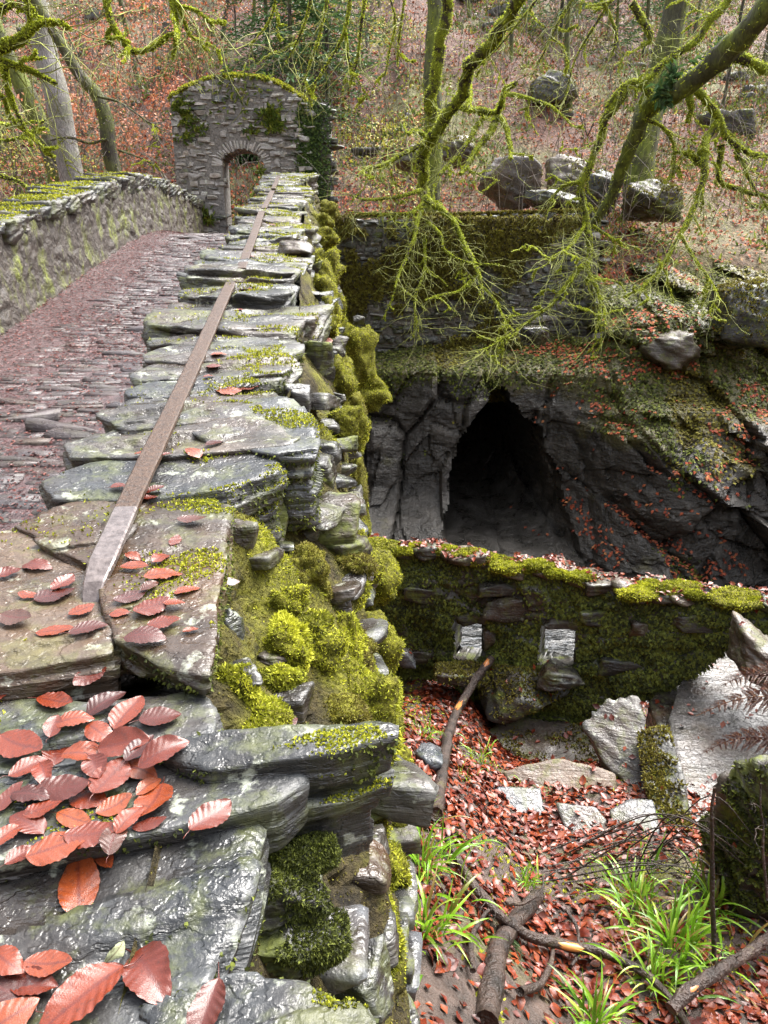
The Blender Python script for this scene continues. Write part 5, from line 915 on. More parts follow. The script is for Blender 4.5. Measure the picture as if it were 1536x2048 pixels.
NL = [  # x, y, length in photo pixels, direction, label or None, group
 (75, 1137, 72, 10, 'dark red leaf at upper left of the shiny strap end', A2), (14, 1152, 62, 20, 'orange leaf cut by the frame edge level with the strap end', A2), (112, 1196, 88, 25, None, A2), (128, 1172, 70, 50, None, A2), (35, 1243, 78, -5, 'broad leaf below left of the strap end, near the frame edge', A2),
 (112, 1264, 84, 25, None, A2), (178, 1262, 84, 10, None, A2), (240, 978, 44, 30, 'red leaf tucked under the left side of the strap', A3), (312, 985, 46, 60, 'leaf pressed against the right side of the strap', A3), (300, 1003, 40, 0, None, A3), (385, 908, 60, 100, 'pale red leaf lying flat, largest beside the strap on the grey slabs', A3),
 (430, 890, 56, 15, 'pink leaf right of the large flat leaf beside the strap', A3), (284, 912, 34, 0, None, A3), (335, 915, 30, 10, None, A3), (385, 1046, 70, 10, 'crinkled red leaf alone near the brown slab top edge', A3), (350, 1083, 48, 60, 'small red leaf alone in the middle of the brown slab', A3), (268, 1117, 48, -30, None, A2), (322, 1122, 58, 0, None, A2),
 (328, 1158, 92, -50, 'largest pale-veined leaf on the brown slab right of the strap end', A2), (270, 1142, 66, 10, None, A2), (375, 1184, 64, 15, None, A2), (262, 1196, 80, 10, None, A2), (305, 1218, 92, 12, 'long orange leaf across the brown slab below the pale-veined one', A2), (330, 1252, 76, 15, None, A2), (292, 1286, 98, 5, 'wide leaf by the crack at the brown slab lower end', A2), (382, 1264, 38, 20, 'small leaf near the right edge of the brown slab', A2),
 (180, 1358, 84, -80, 'upright red leaf alone above the big pile', A1), (112, 1408, 92, 35, 'red leaf up and left of the big pile', A1), (45, 1495, 118, -15, 'purplish glossy leaf at the frame edge beside the big pile', A1), (0, 1404, 40, 30, None, A1), (115, 1505, 96, 40, None, A1), (215, 1412, 96, 60, None, A1), (258, 1430, 104, 75, None, A1), (322, 1442, 94, 20, None, A1), (205, 1475, 90, -30, None, A1),
 (250, 1490, 116, 15, None, A1), (330, 1512, 120, 35, 'orange leaf at the right end of the big pile', A1), (170, 1520, 100, -10, None, A1), (130, 1582, 116, 15, None, A1), (222, 1560, 112, 50, None, A1), (180, 1600, 96, 30, None, A1), (55, 1655, 96, 95, 'dark brown crumpled leaf at the left of the lower pile', A1), (62, 1600, 90, 20, None, A1), (305, 1612, 116, 15, 'round ribbed leaf at the right of the lower pile', A1), (262, 1650, 84, 60, None, A1), (300, 1650, 74, 40, None, A1),
 (185, 1672, 112, 15, None, A1), (120, 1700, 124, 10, None, A1), (235, 1685, 90, 60, None, A1), (48, 1722, 66, 20, None, A1), (160, 1768, 150, 105, 'large round leaf with radiating veins below the lower pile', A1), (422, 1636, 112, 25, 'lone orange leaf with a yellow streak on the grey slab', A1), (100, 1932, 96, 60, 'small dark leaf above the bottom corner', A1), (25, 1995, 116, 120, None, A1),
 (165, 2012, 178, -50, 'biggest bright leaf at the bottom of the picture', A1), (300, 1962, 152, 10, 'pinkish leaf beside the biggest one at the bottom', A1), (415, 2035, 136, -75, 'leaf with a dark stalk, cut by the bottom edge', A1), (70, 1975, 100, 20, None, A1), (10, 2050, 130, 40, None, A1), (60, 1545, 80, 10, None, A1), (280, 1545, 90, -20, None, A1),
 (438, 712, 38, 5, None, A3), (500, 780, 58, 20, 'ribbed pink leaf right of the strap on the fourth slab up', A3), (458, 786, 62, -5, None, A3), (428, 738, 34, 20, None, A3), (418, 755, 26, 20, None, A3), (478, 622, 24, 10, None, A3), (492, 582, 32, 0, 'small pink leaf beside the gap between two straps', A3), (655, 684, 28, 20, 'orange leaf on the bright moss cushion', A4), (458, 1168, 46, -30, 'brown leaf hanging on the dark outer face', A4), (572, 1448, 62, -10, 'red leaf on a flat stone among the outer moss', A4), (585, 1250, 26, 0, None, A4),
 (150, 1450, 84, 20, None, A1), (190, 1545, 80, -40, None, A1), (90, 1630, 78, 60, None, A1), (150, 1640, 90, -10, None, A1), (230, 1615, 80, 30, None, A1), (20, 1600, 80, 70, None, A1), (20, 1680, 70, 10, None, A1), (90, 1560, 76, -30, None, A1), (210, 1720, 70, 20, None, A1), (280, 1500, 84, 60, None, A1), (20, 1930, 90, 10, None, A1), (110, 1460, 66, 70, None, A1), (300, 1585, 70, -20, None, A1), (205, 1125, 40, 20, None, A2), (60, 1195, 56, -20, None, A2), (165, 1225, 60, 60, None, A2), (300, 1180, 52, 50, None, A2), (350, 1215, 50, -30, None, A2), (240, 1230, 46, 15, None, A2),
 (505, 515, 22, 0, None, A3), (545, 452, 20, 0, None, A3)]
shared = {A1: 'red-brown beech leaf heaped with others on the nearest slabs', A2: 'red-brown beech leaf among those around the shiny strap end', A3: 'small red leaf on the grey slabs beside the rusty strap', A4: 'small dark leaf lodged in the moss of the outer face'}
for k, (px, py, L, a, lab, g) in enumerate(NL):
    h, N = see(near_tree, px, py)
    if h is None: continue
    l = L * np.linalg.norm(h) / FPX * 0.82
    if N[2] < 0.72 and g != A4: N = np.array([0, -0.19, 1.0])
    if g == A4: N = N + np.array([0, -0.6, 0.8])
    N = N / np.linalg.norm(N); N = N * 0.45 + np.array([0, -0.17, 0.98]) * (0.55 if g != A4 else 0); N = N / np.linalg.norm(N); inst('fallen_leaf', LEAF[(k * 7) % 24], h + N * (0.003 + 0.0015 * (k % 5)), orient(N, R(a), rng, 0.06), (l, l * rng.uniform(0.85, 1.08), l * rng.uniform(0.3, 0.75)), label=lab or shared[g], cat='leaf', group=g)
h, N = see(near_tree, 228, 1900); inst('fallen_leaf', PALE, h + N * 0.003, orient(N, 0.6, rng, 0.1), 0.024, label='small pale green ragged leaf on the dark slab', cat='leaf')
# leaves on the ravine floor and on the low wall
rest = []; n_near = len([o for o in COL.objects if o.name.startswith('fallen_leaf')])
def gm(P, N):
    q = topx(P); f = fbm(P * 1.5, 4, 23); return np.clip(0.72 + 1.3 * f, 0.12, 1) * (1 - 0.75 * sstep(0.04, 0.2, fbm(P * 1.3, 4, 29))) * (P[:, 1] < 7) * (P[:, 1] > 0.5) * (N[:, 2] > 0.1)
bc = BANK_V[BANK_F].mean(1); P, N = scatter(BANK_V, BANK_F[(bc[:, 0] < 4.6) & (bc[:, 1] > 0.9) & (bc[:, 1] < 6.9)], 70000, rng, gm); P[:, 2] += 0.004
for V, F in SURF[1:]:
    p, nn_ = scatter(V, F, int(np.clip(fnormals(V, F)[2].sum() * 75, 14, 420)), rng, lambda P, N: sstep(0.55, 0.9, N[:, 2]) * sstep(-0.3, 0.3, fbm(P * 2, 3, 5))); P = np.r_[P, p]; N = np.r_[N, nn_]
n_g = len(P)
for V, F in LWTOP: p, nn_ = scatter(V, F, 110, rng, lambda P, N: sstep(0.5, 0.9, N[:, 2])); P = np.r_[P, p + [0, 0, 0.006]]; N = np.r_[N, nn_]
L = rng.uniform(0.03, 0.068, len(P)); q = topx(P); inv = (q[:, 0] > 775) & (q[:, 0] < 1530) & (q[:, 1] > 1080) & (q[:, 1] < 2046); hit = np.zeros(len(P), bool); size = np.where(inv, L / q[:, 2] * (0.3 + np.abs((N * P / np.linalg.norm(P, axis=1)[:, None]).sum(1))), 0); order = np.argsort(-size)
allw = bvh(SURF + NEARV + [(FACE_V, FACE_F), (LW_V, LW_F)]); chosen = []
for i in order:
    if len(chosen) >= 298 - n_near: break
    d = Vector(P[i].tolist()); h = allw.ray_cast(Vector((0, 0, 0)), d.normalized())
    if h[0] is not None and h[3] > d.length - 0.03 and (i < n_g or True): chosen.append(i)
ch = set(chosen)
for k, i in enumerate(chosen): inst('fallen_leaf', LEAF_LO[k % 8], P[i] + N[i] * 0.006, orient(N[i], rng.uniform(0, 6.28), rng, 0.3), L[i] * 1.1, label='glossy red-brown beech leaf among many on the ravine floor beside the bridge', cat='leaf', group='leaves on the ravine floor')
k = np.array([i for i in range(len(P)) if i not in ch]); Pk, Nk = P[k] + N[k] * 0.003, N[k] + rng.normal(size=(len(k), 3)) * 0.25; Nk = Nk / np.linalg.norm(Nk, axis=1)[:, None]
V, F, A = cards(Pk, Nk, L[k] * 1.05, L[k] * 0.66, rng, 0.3, 0.12); obj('leaf_litter', V, F, M['leaf_floor'], None, True, A, label='dense carpet of wet red beech leaves on the ravine floor', cat='leaf litter', kind='stuff')
# moss and fine green growth on the ravine floor
P, N = scatter(BANK_V, BANK_F, 75000, rng, lambda P, N: sstep(0.02, 0.16, fbm(P * 1.3, 4, 29)) * (P[:, 1] < 7) * (P[:, 1] > 1)); V, F, A = fuzz(P, N, 0.028, 0.008, rng, 2, 1.2); obj('ground_moss', V, F, M['moss'], None, False, A, label='patches of yellow-green moss on the ravine floor', cat='moss', kind='stuff')
# ================================================================ trees, shrubs and litter on the far side
rng = np.random.default_rng(33)
def limb(parent, pxs, Ys, w0, w1, mat='moss_tube', name='branch', fz=1.0, tw=0, twl=0.9, seed=0, lump=0.35, k=8, twmat=None, store=None, drop=0.35):
    Ys = np.broadcast_to(np.asarray(Ys, float), (len(pxs),)) if np.ndim(Ys) == 0 else np.asarray(Ys, float)
    if len(Ys) != len(pxs): Ys = np.interp(np.linspace(0, 1, len(pxs)), np.linspace(0, 1, len(Ys)), Ys)
    C = np.array([pt(x, y, Y) for (x, y), Y in zip(pxs, Ys)]); ln = np.linalg.norm(np.diff(C, axis=0), axis=1).sum(); n = int(np.clip(ln / 0.07, 12, 90)); P = spline(C, n)
    s = np.linalg.norm(P, axis=1) / FPX / 2; r = np.linspace(w0, w1, n) * s * (0.78 if name == 'branch' else 1.0); P = P + (0.5 if name == 'branch' else 0.25) * r[:, None] * np.stack([vnoise(P * (5 if name == 'branch' else 1.2) + 9 * i, seed + i) for i in range(3)], 1)
    V, F = tube(P, r, k, seed, lump * (0.4 if name == 'trunk' else 1), 7 if name != 'trunk' else 2.5); o = obj(name, V, F, M[mat], parent)
    if store is not None:
        if fz: p, q = scatter(V, F, int(ln * 700 * fz), rng, lambda P, N: 0.35 + 0.65 * sstep(-0.5, 0.3, N[:, 2]) * sstep(-0.4, 0.0, fbm(P * 3, 2, 5))); store['p'].append(p); store['n'].append(q); store['l'].append(np.full(len(p), np.clip(r.mean() * 0.8, 0.02, 0.05)))
        if tw and name == 'branch':
            for tp, tr in twigs(P, max(1, int(tw * 0.5)), twl * 0.85, rng, drop, 0.013, 0.3, 0.1, 1): a_, b_ = tube(tp, tr * 1.0, 5, 3, 0.4, 12); p, q = scatter(a_, b_, int(170 * twl), rng); store['p'].append(p); store['n'].append(q); store['l'].append(np.full(len(p), 0.02)); store['t'].append((tp, tr * 0.8))
        if tw: store['t'] += twigs(P, int(tw * 4.2), twl * 1.15, rng, drop, 0.0055)
    return P
def finish(parent, store, mossmat='moss_branch', tmat='twig_moss', fzn=2):
    if store['p']:
        P, N, L = (np.concatenate(store[k]) for k in 'pnl'); q = fuzz(P, N, L, 0.009, rng, fzn, 1.0, sag=0.35); obj('moss', *q[:2], M[mossmat], parent, False, q[2], kind='stuff')
    if store['t']: V, F, _ = join([tube(p, r, 3, cap=False) for p, r in store['t']]); obj('twigs', V, F, M[tmat], parent, kind='stuff')
new = lambda: {'p': [], 'n': [], 'l': [], 't': []}
def basept(px, Y): x = float(pt(px, 400, Y)[0]); return np.array([x, Y, float(hillz(np.array([x]), np.array([Y]))[0])])
# mossy tree by the retaining wall
t = empty('mossy_tree', basept(866, 15.3), label='many-limbed tree sheathed in bright moss above the retaining wall', cat='tree'); s = new()
limb(t, [(876, -160), (872, -40), (868, 120), (866, 300), (862, 455)], 15.3, 26, 36, 'bark_moss', 'trunk', 0.4, 0, store=s, seed=1)
limb(t, [(895, -120), (893, -30), (888, 60), (872, 150), (862, 205), (864, 260)], [13.6, 14.9], 22, 24, seed=2, store=s, tw=6)
limb(t, [(1075, -90), (1040, -10), (1005, 55), (950, 120), (935, 165), (900, 225), (862, 275), (850, 300), (845, 360), (850, 395)], [10.5, 12.5, 14.9], 28, 24, seed=3, store=s, tw=10)
B = [([(850, 395), (870, 410), (905, 440), (930, 490), (945, 520), (958, 550), (966, 600)], 15, 7, 8), ([(850, 395), (835, 440), (830, 470), (815, 510), (800, 545), (790, 575)], 11, 4, 10), ([(852, 440), (880, 470), (890, 500), (935, 525), (1000, 530)], 8, 2, 6), ([(845, 380), (800, 393), (740, 400), (700, 390)], 9, 3, 6), ([(848, 405), (820, 425), (770, 428), (690, 424)], 7, 2, 6),
     ([(935, 165), (938, 190), (940, 222)], 15, 8, 2), ([(905, 205), (945, 218), (990, 225), (1003, 205), (1010, 180), (1035, 165)], 15, 9, 5), ([(990, 222), (1010, 250), (1020, 290), (1022, 318)], 12, 7, 3), ([(1000, 212), (980, 265), (960, 290), (940, 320), (920, 347)], 15, 8, 6), ([(975, 228), (955, 250), (935, 285), (905, 322), (878, 350)], 11, 6, 6), ([(1005, 190), (1050, 195), (1100, 212), (1135, 240)], 9, 3, 6),
     ([(852, 285), (810, 305), (768, 330), (735, 335), (715, 352)], 12, 4, 8), ([(862, 275), (830, 262), (815, 268)], 10, 6, 3), ([(950, 550), (920, 580), (880, 590), (850, 600)], 5, 2, 4), ([(960, 570), (990, 600), (1010, 640), (1030, 665)], 5, 2, 5), ([(850, 470), (848, 540), (830, 600), (838, 680)], 7, 2, 8)]
for k, (p, a, b, n) in enumerate(B): limb(t, p, [14.0, 12.2] if k in (0, 1, 2, 13, 14, 15) else [13.6, 12.4], a, b, seed=10 + k, store=s, tw=n, twl=0.8)
finish(t, s)
# big leaning tree
t = empty('leaning_tree', basept(1278, 16.0), label='dark trunk forking into a thick leaning limb with mossy drooping branches', cat='tree'); s = new()
limb(t, [(1375, -120), (1365, -40), (1345, 60), (1320, 170), (1300, 210), (1283, 280), (1278, 375)], 16.0, 36, 52, 'bark_moss', 'trunk', 0.25, 0, store=s, seed=30, k=10)
limb(t, [(1660, -120), (1560, -20), (1500, 50), (1440, 110), (1400, 150), (1350, 188), (1312, 205), (1290, 232), (1265, 290), (1245, 335), (1228, 385), (1200, 432), (1186, 452)], [10.0, 12.0, 13.2], 46, 14, 'bark_moss', 'limb', 0.35, 4, store=s, seed=31, k=10)
B = [([(1315, 200), (1275, 165), (1240, 178), (1215, 215)], 17, 8, 5), ([(1470, -10), (1430, 30), (1400, 72), (1360, 105), (1320, 132), (1288, 165)], 16, 12, 6), ([(1262, 10), (1290, 50), (1302, 78), (1285, 90)], 18, 8, 3), ([(1245, 175), (1235, 205), (1212, 240), (1205, 280), (1190, 312), (1175, 350), (1160, 382), (1165, 412), (1172, 445)], 20, 12, 8),
     ([(1172, 440), (1180, 500), (1165, 532), (1130, 572), (1100, 612), (1060, 642), (1000, 682), (955, 704)], 14, 3, 18), ([(1165, 530), (1190, 562), (1206, 610), (1212, 650)], 7, 2, 7), ([(1158, 362), (1128, 372), (1098, 402)], 9, 4, 4), ([(1385, 172), (1420, 210), (1440, 245), (1452, 276), (1490, 302), (1560, 318)], 18, 9, 8), ([(1450, 112), (1500, 130), (1570, 148)], 24, 18, 5),
     ([(1432, 250), (1415, 282), (1410, 332), (1400, 390), (1380, 432), (1360, 472), (1330, 522), (1300, 562), (1270, 588)], 17, 4, 16), ([(1410, 332), (1375, 310), (1345, 302)], 12, 6, 4), ([(1440, 290), (1440, 355), (1480, 380), (1560, 398)], 13, 6, 8), ([(1404, 300), (1406, 352), (1394, 402)], 13, 7, 5), ([(1376, 190), (1381, 222), (1378, 245)], 15, 9, 2), ([(1360, 470), (1390, 520), (1420, 560), (1440, 600)], 6, 2, 8), ([(1172, 445), (1150, 480), (1130, 500), (1090, 520)], 7, 2, 8),
     ([(1186, 452), (1230, 480), (1280, 500)], 6, 2, 6), ([(1180, 470), (1178, 540), (1200, 600), (1190, 680)], 6, 2, 8), ([(1470, 300), (1500, 360), (1536, 420)], 8, 3, 8), ([(1290, 235), (1330, 260), (1350, 300), (1345, 350)], 9, 4, 6)]
for k, (p, a, b, n) in enumerate(B): limb(t, p, [12.0, 10.4] if k in (4, 5, 9, 14, 15, 17) else 12.0, a, b, seed=40 + k, store=s, tw=n, twl=0.8)
P = np.array([pt(px + rng.normal() * 6, py + rng.normal() * 8, 11.6) for px, py in [(1345, 165), (1320, 180), (1330, 200), (1345, 150), (1440, 100), (1400, 130)] for _ in range(26)]); V, F, A = cards(P, np.tile([0, -1, 0.5], (len(P), 1)), 0.16, 0.05, rng, 0.8, 0.3); obj('ferns', V, F, M['needle'], t, False, A, kind='stuff')
finish(t, s)
# trees beyond the far parapet
t = empty('grey_tree', basept(160, 17.0), label='straight pale grey conifer trunk leaning behind the far parapet', cat='tree'); s = new()
limb(t, [(45, -140), (62, -40), (95, 110), (122, 250), (150, 380), (170, 500)], 17.0, 34, 44, 'bark_grey', 'trunk', 0, 10, 1.4, store=s, seed=60, lump=0.12, k=12); finish(t, s, tmat='twig')
t = empty('dark_mossy_tree', basept(150, 18.5), label='dark moss-streaked trunk half hidden behind the pale grey trunk', cat='tree'); s = new()
limb(t, [(-60, -100), (-10, 60), (50, 180), (95, 290), (132, 400), (150, 480)], 18.5, 26, 32, 'bark_moss', 'trunk', 0.3, 10, 1.6, store=s, seed=61); finish(t, s, 'moss_dark')
t = empty('dark_tree', basept(245, 16.6), label='slender dark trunk with a bent top between grey trunk and gateway', cat='tree'); s = new()
limb(t, [(30, -60), (105, 60), (160, 150), (195, 192), (213, 240), (220, 300), (236, 380), (246, 470)], 16.6, 14, 30, 'bark_dark', 'trunk', 0.15, 10, 1.4, store=s, seed=62); limb(t, [(216, 280), (180, 286), (140, 275), (100, 280)], 16.4, 7, 3, 'bark_dark', store=s, tw=6, seed=63, fz=0.2)
limb(t, [(195, 192), (240, 205), (290, 240), (330, 262)], 16.3, 6, 2, 'bark_dark', store=s, tw=8, seed=64, fz=0); limb(t, [(236, 300), (290, 320), (330, 350)], 16.3, 5, 2, 'bark_dark', store=s, tw=6, seed=65, fz=0); finish(t, s, tmat='twig')
# mossy boughs hanging into the picture from trees outside it
def bough(label, items, Y, seed, tmat='twig_moss', fz=1.0, twl=0.6, fzn=2):
    t = empty('hanging_bough', pt(*items[0][0][0], Y), label=label, cat='branch'); s = new()
    for k, (p, a, b, n) in enumerate(items): limb(t, p, Y, a, b, seed=seed + k, store=s, tw=max(1, n // 2), twl=twl, fz=fz)
    finish(t, s, tmat=tmat, fzn=fzn)
bough('thick shaggy mossy bough reaching in at the top left corner', [([(-60, 125), (0, 95), (40, 80), (70, 50), (110, 42), (142, 58)], 26, 7, 6), ([(-40, 110), (30, 132), (70, 145), (114, 168)], 15, 5, 5), ([(8, 130), (20, 190), (34, 225), (48, 252)], 12, 4, 4), ([(-40, 30), (0, 20), (25, 5)], 24, 10, 3), ([(60, 60), (58, 20), (50, -30)], 8, 6, 3), ([(-30, 180), (5, 195), (20, 240)], 9, 4, 3)], 6.5, 70, fz=2.5, fzn=3)
bough('mossy forked bough hanging down over the hillside left of the gateway', [([(205, -40), (215, 20), (232, 62), (262, 102), (300, 97), (335, 72), (352, 70)], 15, 8, 6), ([(338, -40), (346, 20), (352, 60), (346, 120)], 12, 5, 6), ([(350, 0), (368, 45), (378, 72)], 7, 3, 4), ([(225, 55), (215, 72), (226, 90)], 8, 4, 3), ([(352, 10), (390, 20), (425, 50)], 5, 2, 6)], 7.0, 80, fz=2.2)
bough('low mossy branch at the frame edge above the far parapet', [([(-40, 340), (0, 350), (40, 365), (88, 402)], 11, 5, 6), ([(-30, 240), (30, 250), (80, 240)], 8, 3, 6), ([(-30, 285), (40, 275), (90, 240)], 6, 3, 6)], 9.5, 90)
bough('long thin drooping mossy twigs hanging above the gateway right shoulder', [([(628, -40), (612, 40), (590, 90), (570, 130)], 6, 2, 6), ([(660, -40), (642, 60), (622, 120), (602, 185)], 7, 3, 6), ([(705, -40), (690, 60), (655, 130), (612, 188)], 7, 3, 6), ([(735, -40), (722, 60), (716, 120), (700, 170)], 7, 3, 5), ([(770, -40), (790, 40), (780, 100), (770, 150)], 5, 2, 5), ([(815, -40), (800, 60), (795, 130)], 5, 2, 5), ([(560, -40), (540, 40), (500, 90)], 4, 2, 5), ([(690, 60), (700, 130), (740, 200)], 5, 2, 4)], 9.0, 100, fz=0.8)
bough('fine mossy twigs trailing across the top above the boulders', [([(1170, -40), (1120, 40), (1090, 100), (1060, 160)], 6, 2, 10), ([(1250, -40), (1190, 50), (1150, 120), (1130, 200)], 6, 2, 10), ([(1100, -40), (1050, 30), (1000, 90), (960, 130)], 5, 2, 10), ([(1190, -30), (1230, 60), (1225, 110)], 8, 4, 6)], 10.5, 110, fz=0.5)

# ---- far slender trunks on the hill, one by one
names = [(520, 26), (1010, 23), (1130, 21), (1210, 26), (1420, 22), (1490, 25), (760, 27), (460, 26), (300, 25), (1560, 20), (20, 22), (660, 23), (930, 26), (1350, 28), (380, 28)]
dsc = ['directly above the gateway', 'above the pale ledge boulder', 'above the dark hollow in the slope', 'left of the dark forked trunk', 'behind the thick leaning limb', 'in the upper right corner', 'right of the drooping twigs', 'uphill of the gateway left shoulder', 'uphill between dark trunk and gateway', 'at the far right frame edge', 'at the far left frame edge', 'uphill right of the gateway', 'uphill right of the many-limbed mossy tree', 'uphill behind the dark forked trunk', 'high uphill left of the gateway']
for k, ((px, Y), ds) in enumerate(zip(names, dsc)):
    b = basept(px, Y); t = empty('slender_tree', b, label='thin bare mossy trunk ' + ds, cat='tree', group='slender trees on the hillside'); h = rng.uniform(7, 11); P = [b + np.array([0, 0, -0.3]), b + np.array([rng.normal() * 0.3, 0, h * 0.35]), b + np.array([rng.normal() * 0.8, 0, h * 0.7]), b + np.array([rng.normal() * 1.2, -0.5, h])]
    P = spline(P, 26); V, F = tube(P, np.linspace(rng.uniform(0.04, 0.09), 0.012, 26), 7, k, 0.2, 3); obj('trunk', V, F, M[rng.choice(['bark_moss', 'bark_dark', 'bark_moss'])], t); tw = twigs(P, 46, 2.6, rng, 0.2, 0.010, 0.22, 0.08, 2, 0.2); V, F, _ = join([tube(p, r, 3, cap=False) for p, r in tw]); obj('twigs', V, F, M['twig' if k % 2 else 'twig_moss'], t, kind='stuff')
# ---- saplings with leaves
def sapling(px, py, h, Y, mat, n, label, name='beech_sapling', size=0.085, w_=0.6, cat='sapling'):
    b = basept(px, Y); t = empty(name, b, label=label, cat=cat); st = []; tips = []
    for k in range(5):
        a = rng.uniform(0, 6.28); P = spline([b, b + [math.cos(a) * 0.15, math.sin(a) * 0.1, h * 0.4], b + [math.cos(a) * h * w_ * 0.6, math.sin(a) * 0.4, h * rng.uniform(0.7, 1.05)]], 14); st.append((P, np.linspace(0.016, 0.005, 14))); st += twigs(P, 9, h * 0.5, rng, 0.0, 0.006, 0.2, 0.2, 1)
    V, F, _ = join([tube(p, r, 3, cap=False) for p, r in st]); obj('stems', V, F, M['twig'], t, kind='stuff'); L = np.concatenate([p[2:] for p, r in st]); i = rng.integers(0, len(L), n); P = L[i] + rng.normal(size=(n, 3)) * 0.07; N = rng.normal(size=(n, 3)); N[:, 1] -= 0.8; N[:, 2] += 0.8; N = N / np.linalg.norm(N, axis=1)[:, None]
    V, F, A = cards(P, N, size, size * 0.6, rng, 0.4, 0.2, lo=True); obj('foliage', V, F, M[mat], t, False, A, kind='stuff')
for q in [(215, 260, 2.6, 18.2, 'leaf_orange', 900, 'beech sapling with salmon leaves around the slender dark trunk'), (290, 300, 2.4, 18.6, 'leaf_orange', 900, 'beech sapling with orange leaves right of the slender dark trunk'), (325, 250, 3.6, 20, 'leaf_orange', 900, 'tall beech sapling with pink-orange leaves beside the gateway'), (180, 200, 3.5, 21, 'leaf_orange', 800, 'beech sapling with orange leaves uphill between grey and dark trunks'),
          (410, 130, 3.0, 22, 'leaf_orange', 700, 'beech sapling with reddish leaves uphill of the gateway top'), (490, 60, 2.6, 25, 'leaf_orange', 500, 'distant reddish beech sapling high above the gateway'), (120, 320, 2.0, 20, 'leaf_orange', 500, 'low beech sapling with pale orange leaves left of the grey trunk'), (1165, 60, 0.8, 20, 'leaf_orange', 60, 'tiny red-leaved sapling high on the slope above the boulders')]: sapling(*q)
sapling(185, 320, 1.9, 17.6, 'leaf_yellow', 700, 'yellow-green leafy shrub between the grey and dark trunks', 'yellow_shrub', 0.07, 0.6, 'shrub'); sapling(35, 250, 2.6, 20, 'leaf_yellow', 500, 'yellow-green shrub behind the dark mossy trunk at the frame edge', 'yellow_shrub', 0.07, 0.6, 'shrub'); sapling(735, 120, 2.2, 24, 'leaf_yellow', 500, 'pale yellow shrub on the bright slope right of the twigs', 'yellow_shrub', 0.07, 0.7, 'shrub')
def conifer(px, Y, h, label, n=20):
    b = basept(px, Y); t = empty('young_spruce', b, label=label, cat='conifer'); V, F = tube(np.array([b + [0, 0, z] for z in np.linspace(-0.2, h, 8)]), np.linspace(0.07, 0.01, 8), 6); obj('trunk', V, F, M['bark_dark'], t); PP, DD = [], []
    for k in range(n * 9):
        z = rng.uniform(0.06, 1.0) * h; a = rng.uniform(0, 6.28); l = (1 - z / h) * h * 0.34 + 0.1; u = np.linspace(0.1, 1, 14); q = b + np.stack([np.cos(a) * u * l, np.sin(a) * u * l, z - 0.25 * l * u ** 1.5 + 0.0 * u], 1)
        for s_ in (-1, 1): PP.append(q); DD.append(np.tile([np.cos(a) + s_ * -np.sin(a) * 0.9, np.sin(a) + s_ * np.cos(a) * 0.9, -0.15], (14, 1)))
    P = np.concatenate(PP); V, F, A = cards(P, np.tile([0, -0.2, 1.0], (len(P), 1)) + rng.normal(size=P.shape) * 0.2, 0.17, 0.05, rng, 0.1, 0.2, d=np.concatenate(DD) + rng.normal(size=P.shape) * 0.3); obj('foliage', V, F, M['needle'], t, False, A, kind='stuff')
conifer(592, 20.5, 6.5, 'tallest young spruce rising above the gateway right shoulder'); conifer(660, 22, 6.0, 'young spruce just right of the tallest one'); conifer(548, 24, 5.5, 'young spruce uphill left of the tallest one', 16); conifer(1100, 27, 6.0, 'dark young spruce high above the ledge boulders', 16); conifer(1260, 26, 6.0, 'dark young spruce uphill beside the forked trunk', 16); conifer(500, 19.5, 0.5, 'small green fir seen through the gateway arch', 8)
# ---- rocks on the ledge and on the cliff
def rock(px, py, w_, h_, Y, mat, label, seed, moss=0, dep=0.4, n=16):
    c = pt(px, py, Y); s = np.linalg.norm(c) / FPX; V, F = boulder(c, (w_ * s, dep, h_ * s), seed, n, 9, 60, 0.03, np.array([0.35, 0.1, 0.93])); o = obj('boulder', V, F, M[mat], None, label=label, cat='rock')
    if moss: P, N = scatter(V, F, moss * 2, rng, lambda P, N: sstep(-0.2, 0.5, N[:, 2]) * sstep(-0.3, 0.1, fbm(P * 1.5, 3, 4))); q = fuzz(P, N, 0.06, 0.02, rng, 2, 1.0); obj('moss', *q[:2], M['moss_brown'], o, False, q[2], kind='stuff')
rock(1022, 368, 58, 42, 16.2, 'rock_pale', 'large pale boulder on the ledge above the retaining wall', 201, 500); rock(1135, 360, 34, 42, 16.6, 'rock_tan', 'upright brown boulder right of the large pale one', 202, 500); rock(915, 300, 36, 26, 17.0, 'rock_tan', 'brown boulder behind the many-limbed mossy tree', 203, 400); rock(1105, 402, 58, 16, 15.6, 'slate', 'low dark slab on the ledge below the brown boulder', 204)
rock(1300, 398, 50, 34, 14.8, 'slate_dark', 'mossy hump of rock at the foot of the forked trunk', 205, 1500); rock(1205, 385, 26, 40, 15.6, 'slate', 'grey mossy rock left of the forked trunk', 206, 500); rock(1345, 700, 54, 30, 12.35, 'rock_tan', 'pale block jutting from the cliff above the leaf ledge', 207); rock(1070, 668, 26, 14, 12.9, 'slate_grey', 'small grey block on the mossy lip above the cave', 208); rock(1500, 640, 60, 60, 12.2, 'slate_dark', 'mossy block at the right of the cliff top', 209, 1600); rock(830, 318, 40, 22, 17, 'rock_tan', 'low brown rock left of the many-limbed tree foot', 210)
rock(1450, 260, 50, 30, 20, 'slate_dark', 'dark mossy rock on the slope behind the leaning limb', 211, 800); rock(1110, 180, 46, 26, 21, 'slate_dark', 'dark overhanging rock with a hollow high on the slope', 212, 500)

